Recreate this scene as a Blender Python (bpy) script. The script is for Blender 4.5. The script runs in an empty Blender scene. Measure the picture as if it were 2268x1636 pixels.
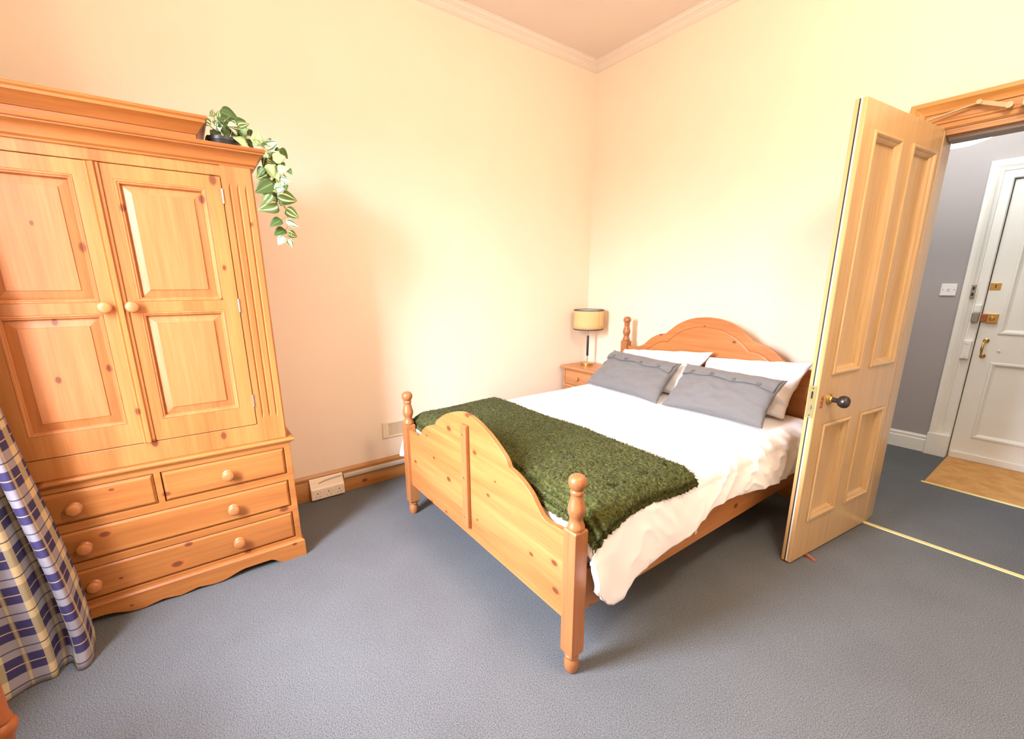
import bpy, bmesh, math, random
from mathutils import Vector, Matrix, noise
PI = math.pi
sc = bpy.context.scene
COL = sc.collection
random.seed(11)

# ------------------------------------------------------------------ camera
cam_d = bpy.data.cameras.new('camera')
cam = bpy.data.objects.new('camera', cam_d)
COL.objects.link(cam)
sc.camera = cam
F_PX, YAW, PITCH, ROLL = 953.83, 53.4065, -13.5924, -0.21334
cam_d.sensor_fit = 'HORIZONTAL'
cam_d.sensor_width = 36.0
cam_d.lens = F_PX / 2268 * 36.0
cam_d.shift_y = 43.22 / 2268
cam_d.clip_start = 0.05
ya, pa, ra = math.radians(YAW), math.radians(PITCH), math.radians(ROLL)
fw = Vector((-math.sin(ya) * math.cos(pa), math.cos(ya) * math.cos(pa), math.sin(pa)))
rt = fw.cross(Vector((0, 0, 1))).normalized()
up = rt.cross(fw)
r2 = rt * math.cos(ra) + up * math.sin(ra)
u2 = -rt * math.sin(ra) + up * math.cos(ra)
M = Matrix((r2, u2, -fw)).transposed().to_4x4()
M.translation = Vector((2.98337, -3.14058, 1.42338))
cam.matrix_world = M

# ------------------------------------------------------------------ view and world
sc.view_settings.view_transform = 'Standard'
sc.view_settings.look = 'None'
sc.view_settings.exposure = 0.0
sc.view_settings.gamma = 1.0
sc.view_settings.use_curve_mapping = False
world = bpy.data.worlds.new('sky')
sc.world = world
world.use_nodes = True
wn, wl = world.node_tree.nodes, world.node_tree.links
wn.clear()
wo = wn.new('ShaderNodeOutputWorld')
wb = wn.new('ShaderNodeBackground')
wt = wn.new('ShaderNodeTexCoord')
ws = wn.new('ShaderNodeSeparateXYZ')
wr = wn.new('ShaderNodeValToRGB')
wl.new(wt.outputs['Generated'], ws.inputs[0])
wl.new(ws.outputs['Z'], wr.inputs[0])
wl.new(wr.outputs[0], wb.inputs[0])
wl.new(wb.outputs[0], wo.inputs[0])
SKY, GROUND = 96.0, 14.0
e = wr.color_ramp.elements
e[0].position = 0.02
e[0].color = (GROUND / SKY, GROUND / SKY * .82, GROUND / SKY * .66, 1)
e[1].position = 0.22
e[1].color = (.90, 0.95, 1.14, 1)
wb.inputs[1].default_value = SKY

def light(name, kind, loc, energy, color, rot=(0, 0, 0), **kw):
    d = bpy.data.lights.new(name, kind)
    d.energy = energy
    d.color = color
    for k, v in kw.items():
        if k == 'portal':
            d.cycles.is_portal = True
        else:
            setattr(d, k, v)
    o = bpy.data.objects.new(name, d)
    COL.objects.link(o)
    o.location = loc
    o.rotation_euler = rot
    return o

WX0, WX1, WZ0, WZ1, WY = 1.00, 1.80, 0.72, 2.70, -3.98
# the window's own portal: it lets the renderer find the sky through the opening
light('window_portal', 'AREA', ((WX0 + WX1) / 2, WY - .02, (WZ0 + WZ1) / 2), 1, (1, 1, 1), (PI / 2, 0, 0),
      shape='RECTANGLE', size=WX1 - WX0, size_y=WZ1 - WZ0, portal=True)
# warm fill light added out of view to lift the walls, door and right floor
light('bedroom_warm_fill', 'POINT', (2.95, -1.9, 2.75), 112, (1.0, 0.84, 0.69), shadow_soft_size=.18)

# ------------------------------------------------------------------ materials
def s2l(c):
    return tuple(((x / 255) / 12.92 if x / 255 <= .04045 else ((x / 255 + .055) / 1.055) ** 2.4) for x in c)

class Mat:
    def __init__(s, name, rough=.5, spec=.5, metal=0.):
        s.m = bpy.data.materials.new(name)
        s.m.use_nodes = True
        s.n, s.l = s.m.node_tree.nodes, s.m.node_tree.links
        s.b = s.n['Principled BSDF']
        s.b.inputs['Roughness'].default_value = rough
        s.b.inputs['Specular IOR Level'].default_value = spec
        s.b.inputs['Metallic'].default_value = metal
    def col(s, c):
        s.b.inputs['Base Color'].default_value = (*c, 1)
        return s
    def node(s, t, **kw):
        n = s.n.new(t)
        for k, v in kw.items():
            setattr(n, k, v)
        return n
    def coord(s, scale=(1, 1, 1), out='Object'):
        tc = s.node('ShaderNodeTexCoord')
        mp = s.node('ShaderNodeMapping')
        mp.inputs['Scale'].default_value = scale
        s.l.new(tc.outputs[out], mp.inputs[0])
        return mp.outputs[0]
    def noise(s, vec, scale, detail=3, rough=.5, dist=0.):
        n = s.node('ShaderNodeTexNoise')
        n.inputs['Scale'].default_value = scale
        n.inputs['Detail'].default_value = detail
        n.inputs['Roughness'].default_value = rough
        n.inputs['Distortion'].default_value = dist
        s.l.new(vec, n.inputs['Vector'])
        return n.outputs['Fac']
    def ramp(s, fac, stops):
        r = s.node('ShaderNodeValToRGB')
        el = r.color_ramp.elements
        while len(el) < len(stops):
            el.new(.5)
        for q, (p, c) in zip(el, stops):
            q.position = p
            q.color = (*c, 1) if len(c) == 3 else c
        s.l.new(fac, r.inputs[0])
        return r.outputs[0]
    def mix(s, fac, a, b, mode='MIX'):
        m = s.node('ShaderNodeMix', data_type='RGBA', blend_type=mode)
        for sock, v in ((m.inputs[0], fac), (m.inputs[6], a), (m.inputs[7], b)):
            if hasattr(v, 'links'):
                s.l.new(v, sock)
            elif isinstance(v, (int, float)):
                sock.default_value = v
            else:
                sock.default_value = (*v, 1)
        return m.outputs[2]
    def math(s, op, a, b=None, c=None):
        m = s.node('ShaderNodeMath', operation=op)
        for i, v in enumerate((a, b, c)):
            if v is None:
                continue
            if hasattr(v, 'links'):
                s.l.new(v, m.inputs[i])
            else:
                m.inputs[i].default_value = v
        return m.outputs[0]
    def base(s, sock):
        s.l.new(sock, s.b.inputs['Base Color'])
        return s
    def bump(s, h, strength=.3, dist=.01):
        b = s.node('ShaderNodeBump')
        b.inputs['Strength'].default_value = strength
        b.inputs['Distance'].default_value = dist
        s.l.new(h, b.inputs['Height'])
        s.l.new(b.outputs[0], s.b.inputs['Normal'])
        return s

def plain(name, rgb, rough=.5, spec=.5, metal=0.):
    return Mat(name, rough, spec, metal).col(s2l(rgb)).m

def pine(name, axis, light_c, dark_c, rough=.42, knots=.55, seed=0., board=0., fine=1.0, plane=(0, 1, 1)):
    """Pine grain running along one axis, with knots and (optionally) glued boards."""
    m = Mat(name, rough, .5)
    k = .045
    st = [1., 1., 1.]
    st['xyz'.index(axis)] = k
    v = m.coord(tuple(st))
    off = m.node('ShaderNodeVectorMath', operation='ADD')
    off.inputs[1].default_value = (seed, seed * 1.7, seed * .6)
    m.l.new(v, off.inputs[0])
    v = off.outputs[0]
    a = m.noise(v, 11, 4, .6, .5)
    g = m.noise(v, 85 * fine, 3, .6, .4)
    c1, c2 = s2l(light_c), s2l(dark_c)
    mid = tuple((p + q) / 2 for p, q in zip(c1, c2))
    col = m.ramp(a, [(.28, c1), (.52, mid), (.75, c2)])
    gcol = m.ramp(g, [(.35, (1, 1, 1)), (.7, (.80, .70, .58))])
    col = m.mix(.65, col, gcol, 'MULTIPLY')
    if board:
        # planks glued side by side: a slightly different tone per board
        tc = m.coord((1, 1, 1))
        sp = m.node('ShaderNodeSeparateXYZ')
        m.l.new(tc, sp.inputs[0])
        other = {'x': 'Z', 'y': 'Z', 'z': 'Y'}[axis]
        bf = m.math('FLOOR', m.math('MULTIPLY', sp.outputs[other], 1 / board))
        wn_ = m.node('ShaderNodeTexWhiteNoise', noise_dimensions='1D')
        m.l.new(m.math('ADD', bf, seed), wn_.inputs['W'])
        col = m.mix(.5, col, m.ramp(wn_.outputs['Value'], [(0, (.74, .60, .42)), (1, (1.10, 1.10, 1.10))]), 'MULTIPLY')
    if knots:
        ks = [1., 1., 1.]
        ks['xyz'.index(axis)] = .62
        kv = m.coord(tuple(ks))
        flat = m.node('ShaderNodeVectorMath', operation='MULTIPLY')
        flat.inputs[1].default_value = plane
        m.l.new(kv, flat.inputs[0])
        kv = flat.outputs[0]
        off2 = m.node('ShaderNodeVectorMath', operation='ADD')
        off2.inputs[1].default_value = (seed * 2.3 + .37, seed + .11, seed * 1.1)
        m.l.new(kv, off2.inputs[0])
        sx = m.node('ShaderNodeSeparateXYZ')
        cx = m.node('ShaderNodeCombineXYZ')
        m.l.new(off2.outputs[0], sx.inputs[0])
        m.l.new(sx.outputs['Y' if plane[0] == 0 else 'X'], cx.inputs[0])
        m.l.new(sx.outputs['Z' if plane[2] else 'Y'], cx.inputs[1])
        vo = m.node('ShaderNodeTexVoronoi', feature='F1', voronoi_dimensions='2D')
        vo.inputs['Scale'].default_value = 7.5
        vo.inputs['Randomness'].default_value = 1.
        m.l.new(cx.outputs[0], vo.inputs['Vector'])
        sep = m.node('ShaderNodeSeparateColor')
        m.l.new(vo.outputs['Color'], sep.inputs[0])
        on = m.math('GREATER_THAN', sep.outputs[0], 1 - knots)
        rad = m.math('MULTIPLY_ADD', sep.outputs[1], .09, .045)
        d = m.math('DIVIDE', vo.outputs['Distance'], rad)
        core = m.math('MULTIPLY', on, m.ramp(d, [(.55, (1, 1, 1)), (.98, (0, 0, 0))]))
        halo = m.math('MULTIPLY', on, m.ramp(m.math('MULTIPLY', d, .5), [(.45, (1, 1, 1)), (1., (0, 0, 0))]))
        col = m.mix(m.math('MULTIPLY', halo, .35), col, s2l((190, 105, 50)))
        col = m.mix(m.math('MULTIPLY', core, .92), col, s2l((104, 54, 28)))
    m.base(col)
    m.bump(g, .05, .002)
    m.b.inputs['Coat Weight'].default_value = .12
    m.b.inputs['Coat Roughness'].default_value = .25
    return m.m

def paint(name, rgb, rough=.6, amp=.03, sc_=3., bump=.05):
    m = Mat(name, rough, .3)
    v = m.coord()
    n = m.noise(v, sc_, 4)
    c = s2l(rgb)
    m.base(m.ramp(n, [(.3, tuple(x * (1 - amp) for x in c)), (.7, c)]))
    m.bump(m.noise(v, 220, 2), bump, .002)
    return m.m

W_L, W_D = (188, 128, 70), (156, 92, 42)
wd_z = pine('wardrobe_pine_upright', 'z', W_L, W_D, seed=.4, knots=.45)
wd_y = pine('wardrobe_pine_level', 'y', (180, 119, 60), (144, 83, 34), seed=1.3, knots=.4)
wd_p = pine('wardrobe_pine_panel', 'z', (194, 131, 78), (162, 97, 50), seed=2.6, knots=.5)
B_L, B_D = (198, 138, 80), (168, 104, 53)
bd_x = pine('bed_pine_board', 'x', B_L, B_D, seed=3.1, board=.11, knots=.6, plane=(1, 0, 1))
bd_y = pine('bed_pine_rail', 'y', B_L, B_D, seed=4.2, knots=.35)
bd_z = pine('bed_pine_post', 'z', (180, 122, 72), (150, 90, 48), seed=5.7, knots=.0, fine=1.4)
ns_y = pine('nightstand_pine', 'x', (206, 152, 100), (180, 118, 70), seed=6.3, knots=.3, plane=(1, 0, 1))
sk_p = pine('stained_pine_trim', 'y', (196, 142, 76), (162, 104, 44), seed=7.7, knots=.3)
ar_p = pine('stained_pine_casing', 'x', (208, 154, 84), (168, 112, 46), seed=8.2, knots=.0, fine=1.3)
dr_p = pine('varnished_door_paint', 'z', (207, 180, 134), (194, 162, 116), seed=9.1, knots=.0, rough=.3)
dr_e = plain('door_edge_wood', (208, 164, 106), .45)
tb_p = pine('turned_table_pine', 'z', (186, 118, 56), (156, 84, 34), seed=1.9, knots=.0)
wall_m = paint('magnolia_wall_paint', (244, 227, 205), .85)
ceil_m = paint('ceiling_paint', (234, 222, 210), .9)
hall_m = paint('grey_hall_paint', (172, 168, 168), .8)
white_m = paint('white_gloss_paint', (242, 243, 236), .35, .03, 6)
wplastic = plain('white_plastic', (240, 240, 240), .35)
cplastic = plain('cream_plastic', (240, 226, 206), .4)
greyv = plain('grey_trunking', (196, 186, 168), .4)
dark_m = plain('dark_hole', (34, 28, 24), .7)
black_m = plain('black_lacquer', (30, 32, 34), .35)
pot_m = plain('black_pot_plastic', (42, 48, 52), .4)
steel = plain('steel', (170, 168, 162), .35, .5, .9)
silver = plain('brushed_closer_metal', (176, 156, 122), .5, .5, .3)
brass = plain('brass', (206, 168, 96), .3, .5, .9)
brass_l = plain('pale_brass', (152, 142, 92), .45, .5, .35)
vent_m = plain('cream_vent_plastic', (234, 216, 184), .5)
strip_m = plain('brass_strip', (236, 222, 150), .4, .5, .3)
bronze = plain('copper_bronze', (178, 110, 80), .4, .5, .6)
iron = plain('dark_bronze_knob', (70, 66, 64), .3, .5, .7)
seal_w = plain('white_seal', (246, 240, 228), .5)
shade_in = plain('lamp_lining', (244, 240, 230), .8)

def carpet_mat():
    m = Mat('blue_grey_carpet', .95, .15)
    v = m.coord()
    n1 = m.noise(v, 260, 2, .7)
    n2 = m.noise(v, 2.2, 4, .6)
    n3 = m.noise(v, 90, 3, .6)
    c = m.ramp(n1, [(.3, s2l((62, 66, 68))), (.68, s2l((128, 132, 134)))])
    c = m.mix(.55, c, m.ramp(n2, [(.35, (.86, .85, .84)), (.65, (1.05, 1.05, 1.05))]), 'MULTIPLY')
    m.base(c)
    m.bump(m.math('ADD', n1, n3), .4, .004)
    return m.m
carpet = carpet_mat()

def coir_mat():
    m = Mat('coir_mat_fibre', .95, .1)
    v = m.coord()
    c = m.ramp(m.noise(v, 9, 4, .6), [(.32, s2l((206, 152, 92))), (.6, s2l((224, 174, 112)))])
    c = m.mix(.5, c, m.ramp(m.noise(v, 160, 2), [(.3, (.75, .72, .66)), (.7, (1.1, 1.1, 1.1))]), 'MULTIPLY')
    m.base(c)
    m.bump(m.noise(v, 200, 2), .7, .006)
    return m.m
coir = coir_mat()

def cloth(name, rgb, rough=.9, weave=900, sheen=.2, amp=.04, bs=.15):
    m = Mat(name, rough, .2)
    v = m.coord()
    c = s2l(rgb)
    m.base(m.ramp(m.noise(v, weave * .35, 2), [(.3, tuple(x * (1 - amp) for x in c)), (.7, c)]))
    m.bump(m.noise(v, weave, 2), bs, .002)
    m.b.inputs['Sheen Weight'].default_value = sheen
    return m.m
linen_w = cloth('white_cotton', (246, 244, 244), amp=.015, bs=.06)
linen_g = cloth('grey_linen', (118, 118, 117), amp=.12)
mattress_m = cloth('mattress_ticking', (206, 206, 212))

def fleece_mat():
    m = Mat('green_sherpa_fleece', 1., .1)
    v = m.coord()
    n = m.noise(v, 110, 3, .65, .6)
    c = m.ramp(n, [(.28, s2l((36, 40, 18))), (.5, s2l((70, 74, 34))), (.74, s2l((108, 110, 60)))])
    c = m.mix(.5, c, m.ramp(m.noise(v, 7, 3), [(.3, (.85, .85, .85)), (.7, (1.1, 1.1, 1.1))]), 'MULTIPLY')
    m.base(c)
    m.bump(n, .8, .008)
    m.b.inputs['Sheen Weight'].default_value = .05
    return m.m
fleece = fleece_mat()

def plaid_mat():
    m = Mat('plaid_curtain_cloth', .9, .15)
    uv = m.node('ShaderNodeTexCoord')
    sp = m.node('ShaderNodeSeparateXYZ')
    m.l.new(uv.outputs['UV'], sp.inputs[0])
    def band(coord, period, lo, hi, off=0.):
        f = m.math('FRACT', m.math('ADD', m.math('DIVIDE', coord, period), off))
        return m.math('MULTIPLY', m.math('GREATER_THAN', f, lo), m.math('LESS_THAN', f, hi))
    P, Q = .165, .135
    U_, V_ = sp.outputs[0], sp.outputs[1]
    ccol = band(U_, P, .0, .24)
    cpin = band(U_, P, .55, .575)
    cpin2 = band(U_, P, .64, .665)
    ccol2 = band(U_, P, .575, .64)
    navr = band(V_, Q, .45, .95)
    thin = band(V_, Q, .15, .185)
    pin = band(V_, Q, .68, .71)
    grey, navy, cream, dk = s2l((148, 145, 152)), s2l((64, 60, 98)), s2l((200, 184, 144)), s2l((52, 48, 76))
    c = m.mix(navr, grey, navy)
    c = m.mix(m.math('MULTIPLY', pin, .8), c, cream)
    cc = m.mix(navr, cream, s2l((160, 150, 122)))
    c = m.mix(ccol, c, cc)
    c = m.mix(m.math('MULTIPLY', ccol2, .55), c, cream)
    c = m.mix(m.math('MULTIPLY', m.math('MAXIMUM', cpin, cpin2), .55), c, s2l((150, 132, 84)))
    c = m.mix(m.math('MULTIPLY', thin, .85), c, dk)
    m.base(c)
    m.bump(m.noise(m.coord(), 700, 2), .15, .002)
    return m.m
plaid = plaid_mat()

def rattan_mat():
    m = Mat('rattan_webbing', .6, .3)
    uv = m.node('ShaderNodeTexCoord')
    sp = m.node('ShaderNodeSeparateXYZ')
    m.l.new(uv.outputs['UV'], sp.inputs[0])
    def tri(c, n, off=0.):
        f = m.math('FRACT', m.math('MULTIPLY_ADD', c, n, off))
        return m.math('ABSOLUTE', m.math('SUBTRACT', f, .5))
    a, b = tri(sp.outputs[0], 44), tri(sp.outputs[1], 15)
    d = m.math('SQRT', m.math('ADD', m.math('MULTIPLY', a, a), m.math('MULTIPLY', b, b)))
    c = m.ramp(d, [(.16, s2l((120, 80, 44))), (.24, s2l((240, 204, 146))), (.6, s2l((228, 186, 124)))])
    m.base(c)
    m.bump(d, .5, .003)
    return m.m
rattan = rattan_mat()

def leaf_mat(name, body, stripe, lo, hi, mid=True):
    m = Mat(name, .45, .4)
    uv = m.node('ShaderNodeTexCoord')
    sp = m.node('ShaderNodeSeparateXYZ')
    m.l.new(uv.outputs['UV'], sp.inputs[0])
    d = m.math('ABSOLUTE', sp.outputs[0])
    b = m.math('MULTIPLY', m.math('GREATER_THAN', d, lo), m.math('LESS_THAN', d, hi))
    c = m.mix(b, s2l(body), s2l(stripe))
    m.base(c)
    return m.m
leaf_ms = [leaf_mat('leaf_striped', (84, 112, 50), (222, 226, 170), .30, .52),
           leaf_mat('leaf_dark', (66, 92, 44), (110, 134, 70), .0, .07),
           leaf_mat('leaf_white_green', (246, 248, 236), (92, 132, 74), .5, .85),
           leaf_mat('leaf_pale', (170, 206, 142), (206, 226, 176), .0, .12)]
stem_m = plain('vine_stem', (150, 152, 90), .6)

def glow_mat(name, rgb, strength):
    m = Mat(name)
    m.b.inputs['Base Color'].default_value = (*s2l(rgb), 1)
    m.b.inputs['Emission Color'].default_value = (1, 1, .99, 1)
    m.b.inputs['Emission Strength'].default_value = strength
    return m.m
paper_m = glow_mat('lit_paper_shade', (250, 250, 248), 9.0)

# ------------------------------------------------------------------ mesh helpers
def obj(name, bm, mat, parent=None, bevel=0., smooth=None, label=None, seg=2):
    bmesh.ops.recalc_face_normals(bm, faces=bm.faces)
    me = bpy.data.meshes.new(name)
    bm.to_mesh(me)
    bm.free()
    o = bpy.data.objects.new(name, me)
    COL.objects.link(o)
    for mm in (mat if isinstance(mat, (list, tuple)) else [mat]):
        me.materials.append(mm)
    if smooth is not None:
        for p in me.polygons:
            p.use_smooth = True
        me.set_sharp_from_angle(angle=math.radians(smooth))
    if bevel:
        b = o.modifiers.new('bevel', 'BEVEL')
        b.width = bevel
        b.segments = seg
        b.limit_method = 'ANGLE'
        b.angle_limit = math.radians(40)
    if parent:
        o.parent = parent
    if label:
        o['label'] = label
    return o

def thing(name, label, cat, loc=(0, 0, 0), rotz=0., group=None):
    o = bpy.data.objects.new(name, None)
    o.empty_display_size = .1
    COL.objects.link(o)
    o.location = loc
    o.rotation_euler = (0, 0, rotz)
    return tag(o, label, cat, group)

def tag(o, label, cat, group=None):
    o['label'] = label
    o['category'] = cat
    if group:
        o['group'] = group
    return o

def struct(o, label, cat):
    o['kind'] = 'structure'
    o['label'] = label
    o['category'] = cat
    return o

def B():
    return bmesh.new()

def box(bm, x0, x1, y0, y1, z0, z1):
    v = [bm.verts.new((x, y, z)) for z in (z0, z1) for y in (y0, y1) for x in (x0, x1)]
    for f in ((0, 1, 3, 2), (4, 6, 7, 5), (0, 4, 5, 1), (2, 3, 7, 6), (0, 2, 6, 4), (1, 5, 7, 3)):
        bm.faces.new([v[i] for i in f])
    return bm

def boxm(*a):
    return box(B(), *a)

def lathe(bm, prof, c=(0, 0, 0), axis='z', seg=32, caps=True):
    """prof: (radius, height) pairs turned about an axis through c."""
    rings_ = []
    for r, h in prof:
        ring = []
        for i in range(seg):
            t = 2 * PI * i / seg
            a, b = r * math.cos(t), r * math.sin(t)
            p = {'z': (a, b, h), 'x': (h, a, b), 'y': (a, h, b)}[axis]
            ring.append(bm.verts.new((c[0] + p[0], c[1] + p[1], c[2] + p[2])))
        rings_.append(ring)
    for q in range(len(rings_) - 1):
        for i in range(seg):
            j = (i + 1) % seg
            bm.faces.new((rings_[q][i], rings_[q][j], rings_[q + 1][j], rings_[q + 1][i]))
    if caps:
        bm.faces.new(rings_[0])
        bm.faces.new(rings_[-1])
    return bm

def prism(bm, pts, T, a, b):
    """extrude the 2D outline pts from depth a to depth b; T(u, v, d) -> xyz."""
    A_ = [bm.verts.new(T(u, v, a)) for u, v in pts]
    B_ = [bm.verts.new(T(u, v, b)) for u, v in pts]
    n = len(pts)
    for i in range(n):
        j = (i + 1) % n
        bm.faces.new((A_[i], A_[j], B_[j], B_[i]))
    bm.faces.new(A_)
    bm.faces.new(B_)
    return bm

def sweep(bm, path, prof, T, closed=False):
    """sweep profile (outward offset, height) along 2D path; T(u, v, h) -> xyz; outward = left of travel."""
    n = len(path)
    dirs = []
    for i in range(n - 1):
        d = Vector((path[i + 1][0] - path[i][0], path[i + 1][1] - path[i][1]))
        dirs.append(d.normalized())
    rings_ = []
    for i in range(n):
        if i == 0:
            m = Vector((-dirs[0].y, dirs[0].x))
        elif i == n - 1:
            m = Vector((-dirs[-1].y, dirs[-1].x))
        else:
            n1 = Vector((-dirs[i - 1].y, dirs[i - 1].x))
            n2 = Vector((-dirs[i].y, dirs[i].x))
            m = (n1 + n2) / (1 + n1.dot(n2))
        rings_.append([bm.verts.new(T(path[i][0] + m.x * o, path[i][1] + m.y * o, h)) for o, h in prof])
    k = len(prof)
    for i in range(n - 1):
        for j in range(k):
            q = (j + 1) % k
            bm.faces.new((rings_[i][j], rings_[i][q], rings_[i + 1][q], rings_[i + 1][j]))
    bm.faces.new(rings_[0])
    bm.faces.new(rings_[-1])
    return bm

def rings(bm, T, rect, prof, fill=True):
    """nested rectangles: prof = [(inset, depth), ...]; a panel's moulding and field."""
    u0, u1, v0, v1 = rect
    prev = None
    for ins, d in prof:
        cur = [bm.verts.new(T(u, v, d)) for u, v in ((u0 + ins, v0 + ins), (u1 - ins, v0 + ins), (u1 - ins, v1 - ins), (u0 + ins, v1 - ins))]
        if prev:
            for i in range(4):
                j = (i + 1) % 4
                bm.faces.new((prev[i], prev[j], cur[j], cur[i]))
        prev = cur
    if fill:
        bm.faces.new(prev)
    return bm

def slab_with_holes(bm, T, u0, u1, v0, v1, holes, d0, d1):
    """a board between depths d0 and d1 with rectangular through-holes."""
    us = sorted({u0, u1} | {h[0] for h in holes} | {h[1] for h in holes})
    vs = sorted({v0, v1} | {h[2] for h in holes} | {h[3] for h in holes})
    def solid(i, j):
        if i < 0 or j < 0 or i >= len(us) - 1 or j >= len(vs) - 1:
            return False
        cu, cv = (us[i] + us[i + 1]) / 2, (vs[j] + vs[j + 1]) / 2
        return not any(h[0] < cu < h[1] and h[2] < cv < h[3] for h in holes)
    V = {}
    def vt(i, j, k):
        if (i, j, k) not in V:
            V[i, j, k] = bm.verts.new(T(us[i], vs[j], (d0, d1)[k]))
        return V[i, j, k]
    for i in range(len(us) - 1):
        for j in range(len(vs) - 1):
            if not solid(i, j):
                continue
            for k in (0, 1):
                bm.faces.new((vt(i, j, k), vt(i + 1, j, k), vt(i + 1, j + 1, k), vt(i, j + 1, k)))
            for di, dj, e0, e1 in ((-1, 0, (0, 0), (0, 1)), (1, 0, (1, 0), (1, 1)), (0, -1, (0, 0), (1, 0)), (0, 1, (0, 1), (1, 1))):
                if not solid(i + di, j + dj):
                    a, b = (i + e0[0], j + e0[1]), (i + e1[0], j + e1[1])
                    bm.faces.new((vt(*a, 0), vt(*b, 0), vt(*b, 1), vt(*a, 1)))
    return bm

def tube(bm, pts, r, seg=8):
    pts = [Vector(p) for p in pts]
    rings_ = []
    for i, p in enumerate(pts):
        d = (pts[min(i + 1, len(pts) - 1)] - pts[max(i - 1, 0)]).normalized()
        a = d.orthogonal().normalized() if i == 0 else (rings_prev - d * rings_prev.dot(d)).normalized()
        rings_prev = a
        b = d.cross(a)
        rr = r[i] if isinstance(r, (list, tuple)) else r
        rings_.append([bm.verts.new(p + (a * math.cos(2 * PI * k / seg) + b * math.sin(2 * PI * k / seg)) * rr) for k in range(seg)])
    for i in range(len(pts) - 1):
        for k in range(seg):
            q = (k + 1) % seg
            bm.faces.new((rings_[i][k], rings_[i][q], rings_[i + 1][q], rings_[i + 1][k]))
    bm.faces.new(rings_[0])
    bm.faces.new(rings_[-1])
    return bm

def grid(bm, P, nu, nv, uvf=None, mat=0):
    """grid surface from P(i, j); returns vertex table."""
    V = [[bm.verts.new(P(i, j)) for j in range(nv + 1)] for i in range(nu + 1)]
    uvl = bm.loops.layers.uv.verify() if uvf else None
    for i in range(nu):
        for j in range(nv):
            f = bm.faces.new((V[i][j], V[i + 1][j], V[i + 1][j + 1], V[i][j + 1]))
            f.material_index = mat
            if uvf:
                for lp, (a, b) in zip(f.loops, ((i, j), (i + 1, j), (i + 1, j + 1), (i, j + 1))):
                    lp[uvl].uv = uvf(a, b)
    return V

def copy_tree(o, parent=None):
    c = o.copy()
    COL.objects.link(c)
    c.parent = parent
    for ch in list(o.children):
        copy_tree(ch, c)
    return c

def ss(a, b, x):
    t = max(0., min(1., (x - a) / (b - a)))
    return t * t * (3 - 2 * t)

XYZ = lambda u, v, d: (u, v, d)
AX = lambda x: (lambda u, v, d: (x + d, u, v))        # board facing +x: u = y, v = z

# ------------------------------------------------------------------ room shell
H = 3.27
RX = 4.4
WT = .15                                               # partition thickness
OX0, OX1, OZ = 2.36, 3.22, 2.155                       # bedroom doorway
HY = 1.841                                             # far wall of the hall
FX0, FX1, FZ = 2.437, 3.36, 2.165                      # entrance doorway
struct(obj('floor', box(B(), -.1, RX + .1, -4.1, HY + .2, -.1, 0), carpet), 'blue grey fitted carpet through bedroom and hall', 'floor')
struct(obj('ceiling', box(B(), -.1, RX + .1, -4.1, .15, H, H + .1), ceil_m), 'plain pale ceiling above the bed', 'ceiling')
struct(obj('wall_left', box(B(), -.15, 0, -4.1, .15, 0, H), wall_m), 'magnolia wall behind the wardrobe', 'wall')
struct(obj('wall_back', slab_with_holes(B(), lambda u, v, d: (u, d, v), 0, RX, 0, H, [(OX0, OX1, -.01, OZ)], 0, WT - .012), wall_m),
       'magnolia wall behind the headboard with the doorway', 'wall')
struct(obj('wall_hall_near', slab_with_holes(B(), lambda u, v, d: (u, d, v), 0, RX, 0, H, [(OX0, OX1, -.01, OZ)], WT - .01, WT), hall_m),
       'hall side of the partition wall', 'wall')
struct(obj('wall_front', slab_with_holes(B(), lambda u, v, d: (u, d, v), -.15, RX + .15, 0, H, [(WX0, WX1, WZ0, WZ1)], WY - .2, WY), wall_m),
       'magnolia wall with the window behind the curtain', 'wall')
struct(obj('wall_right', box(B(), RX, RX + .15, -4.1, .15, 0, H), wall_m), 'magnolia wall out of view on the right', 'wall')
struct(obj('wall_hall_far', slab_with_holes(B(), lambda u, v, d: (u, d, v), .6, RX, 0, 2.9, [(FX0, FX1, -.01, FZ)], HY, HY + .1), hall_m),
       'grey hall wall around the white entrance door', 'wall')
struct(obj('wall_hall_left', box(B(), .5, .6, WT, HY + .1, 0, 2.9), hall_m), 'grey end wall of the hall', 'wall')
struct(obj('wall_hall_right', box(B(), RX, RX + .1, WT, HY + .1, 0, 2.9), hall_m), 'grey end wall of the hall out of view', 'wall')
struct(obj('ceiling_hall', box(B(), .5, RX + .1, WT, HY + .1, 2.9, 3.0), ceil_m), 'hall ceiling', 'ceiling')

# ceiling mouldings (plaster cornice)
cprof = [(-.0004, 3.195), (.012, 3.2), (.022, 3.207), (.022, 3.214), (.016, 3.22), (.020, 3.235),
         (.034, 3.246), (.046, 3.25), (.050, 3.256), (.050, 3.262), (.058, 3.265), (.06, H - .0005), (-.0004, H - .0005)]
o = obj('trim_1', sweep(B(), [(RX, -.0005), (.0005, -.0005), (.0005, WY)], cprof, XYZ), ceil_m, smooth=25)
struct(o, 'plaster cornice where the walls meet the ceiling', 'cornice')

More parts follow.
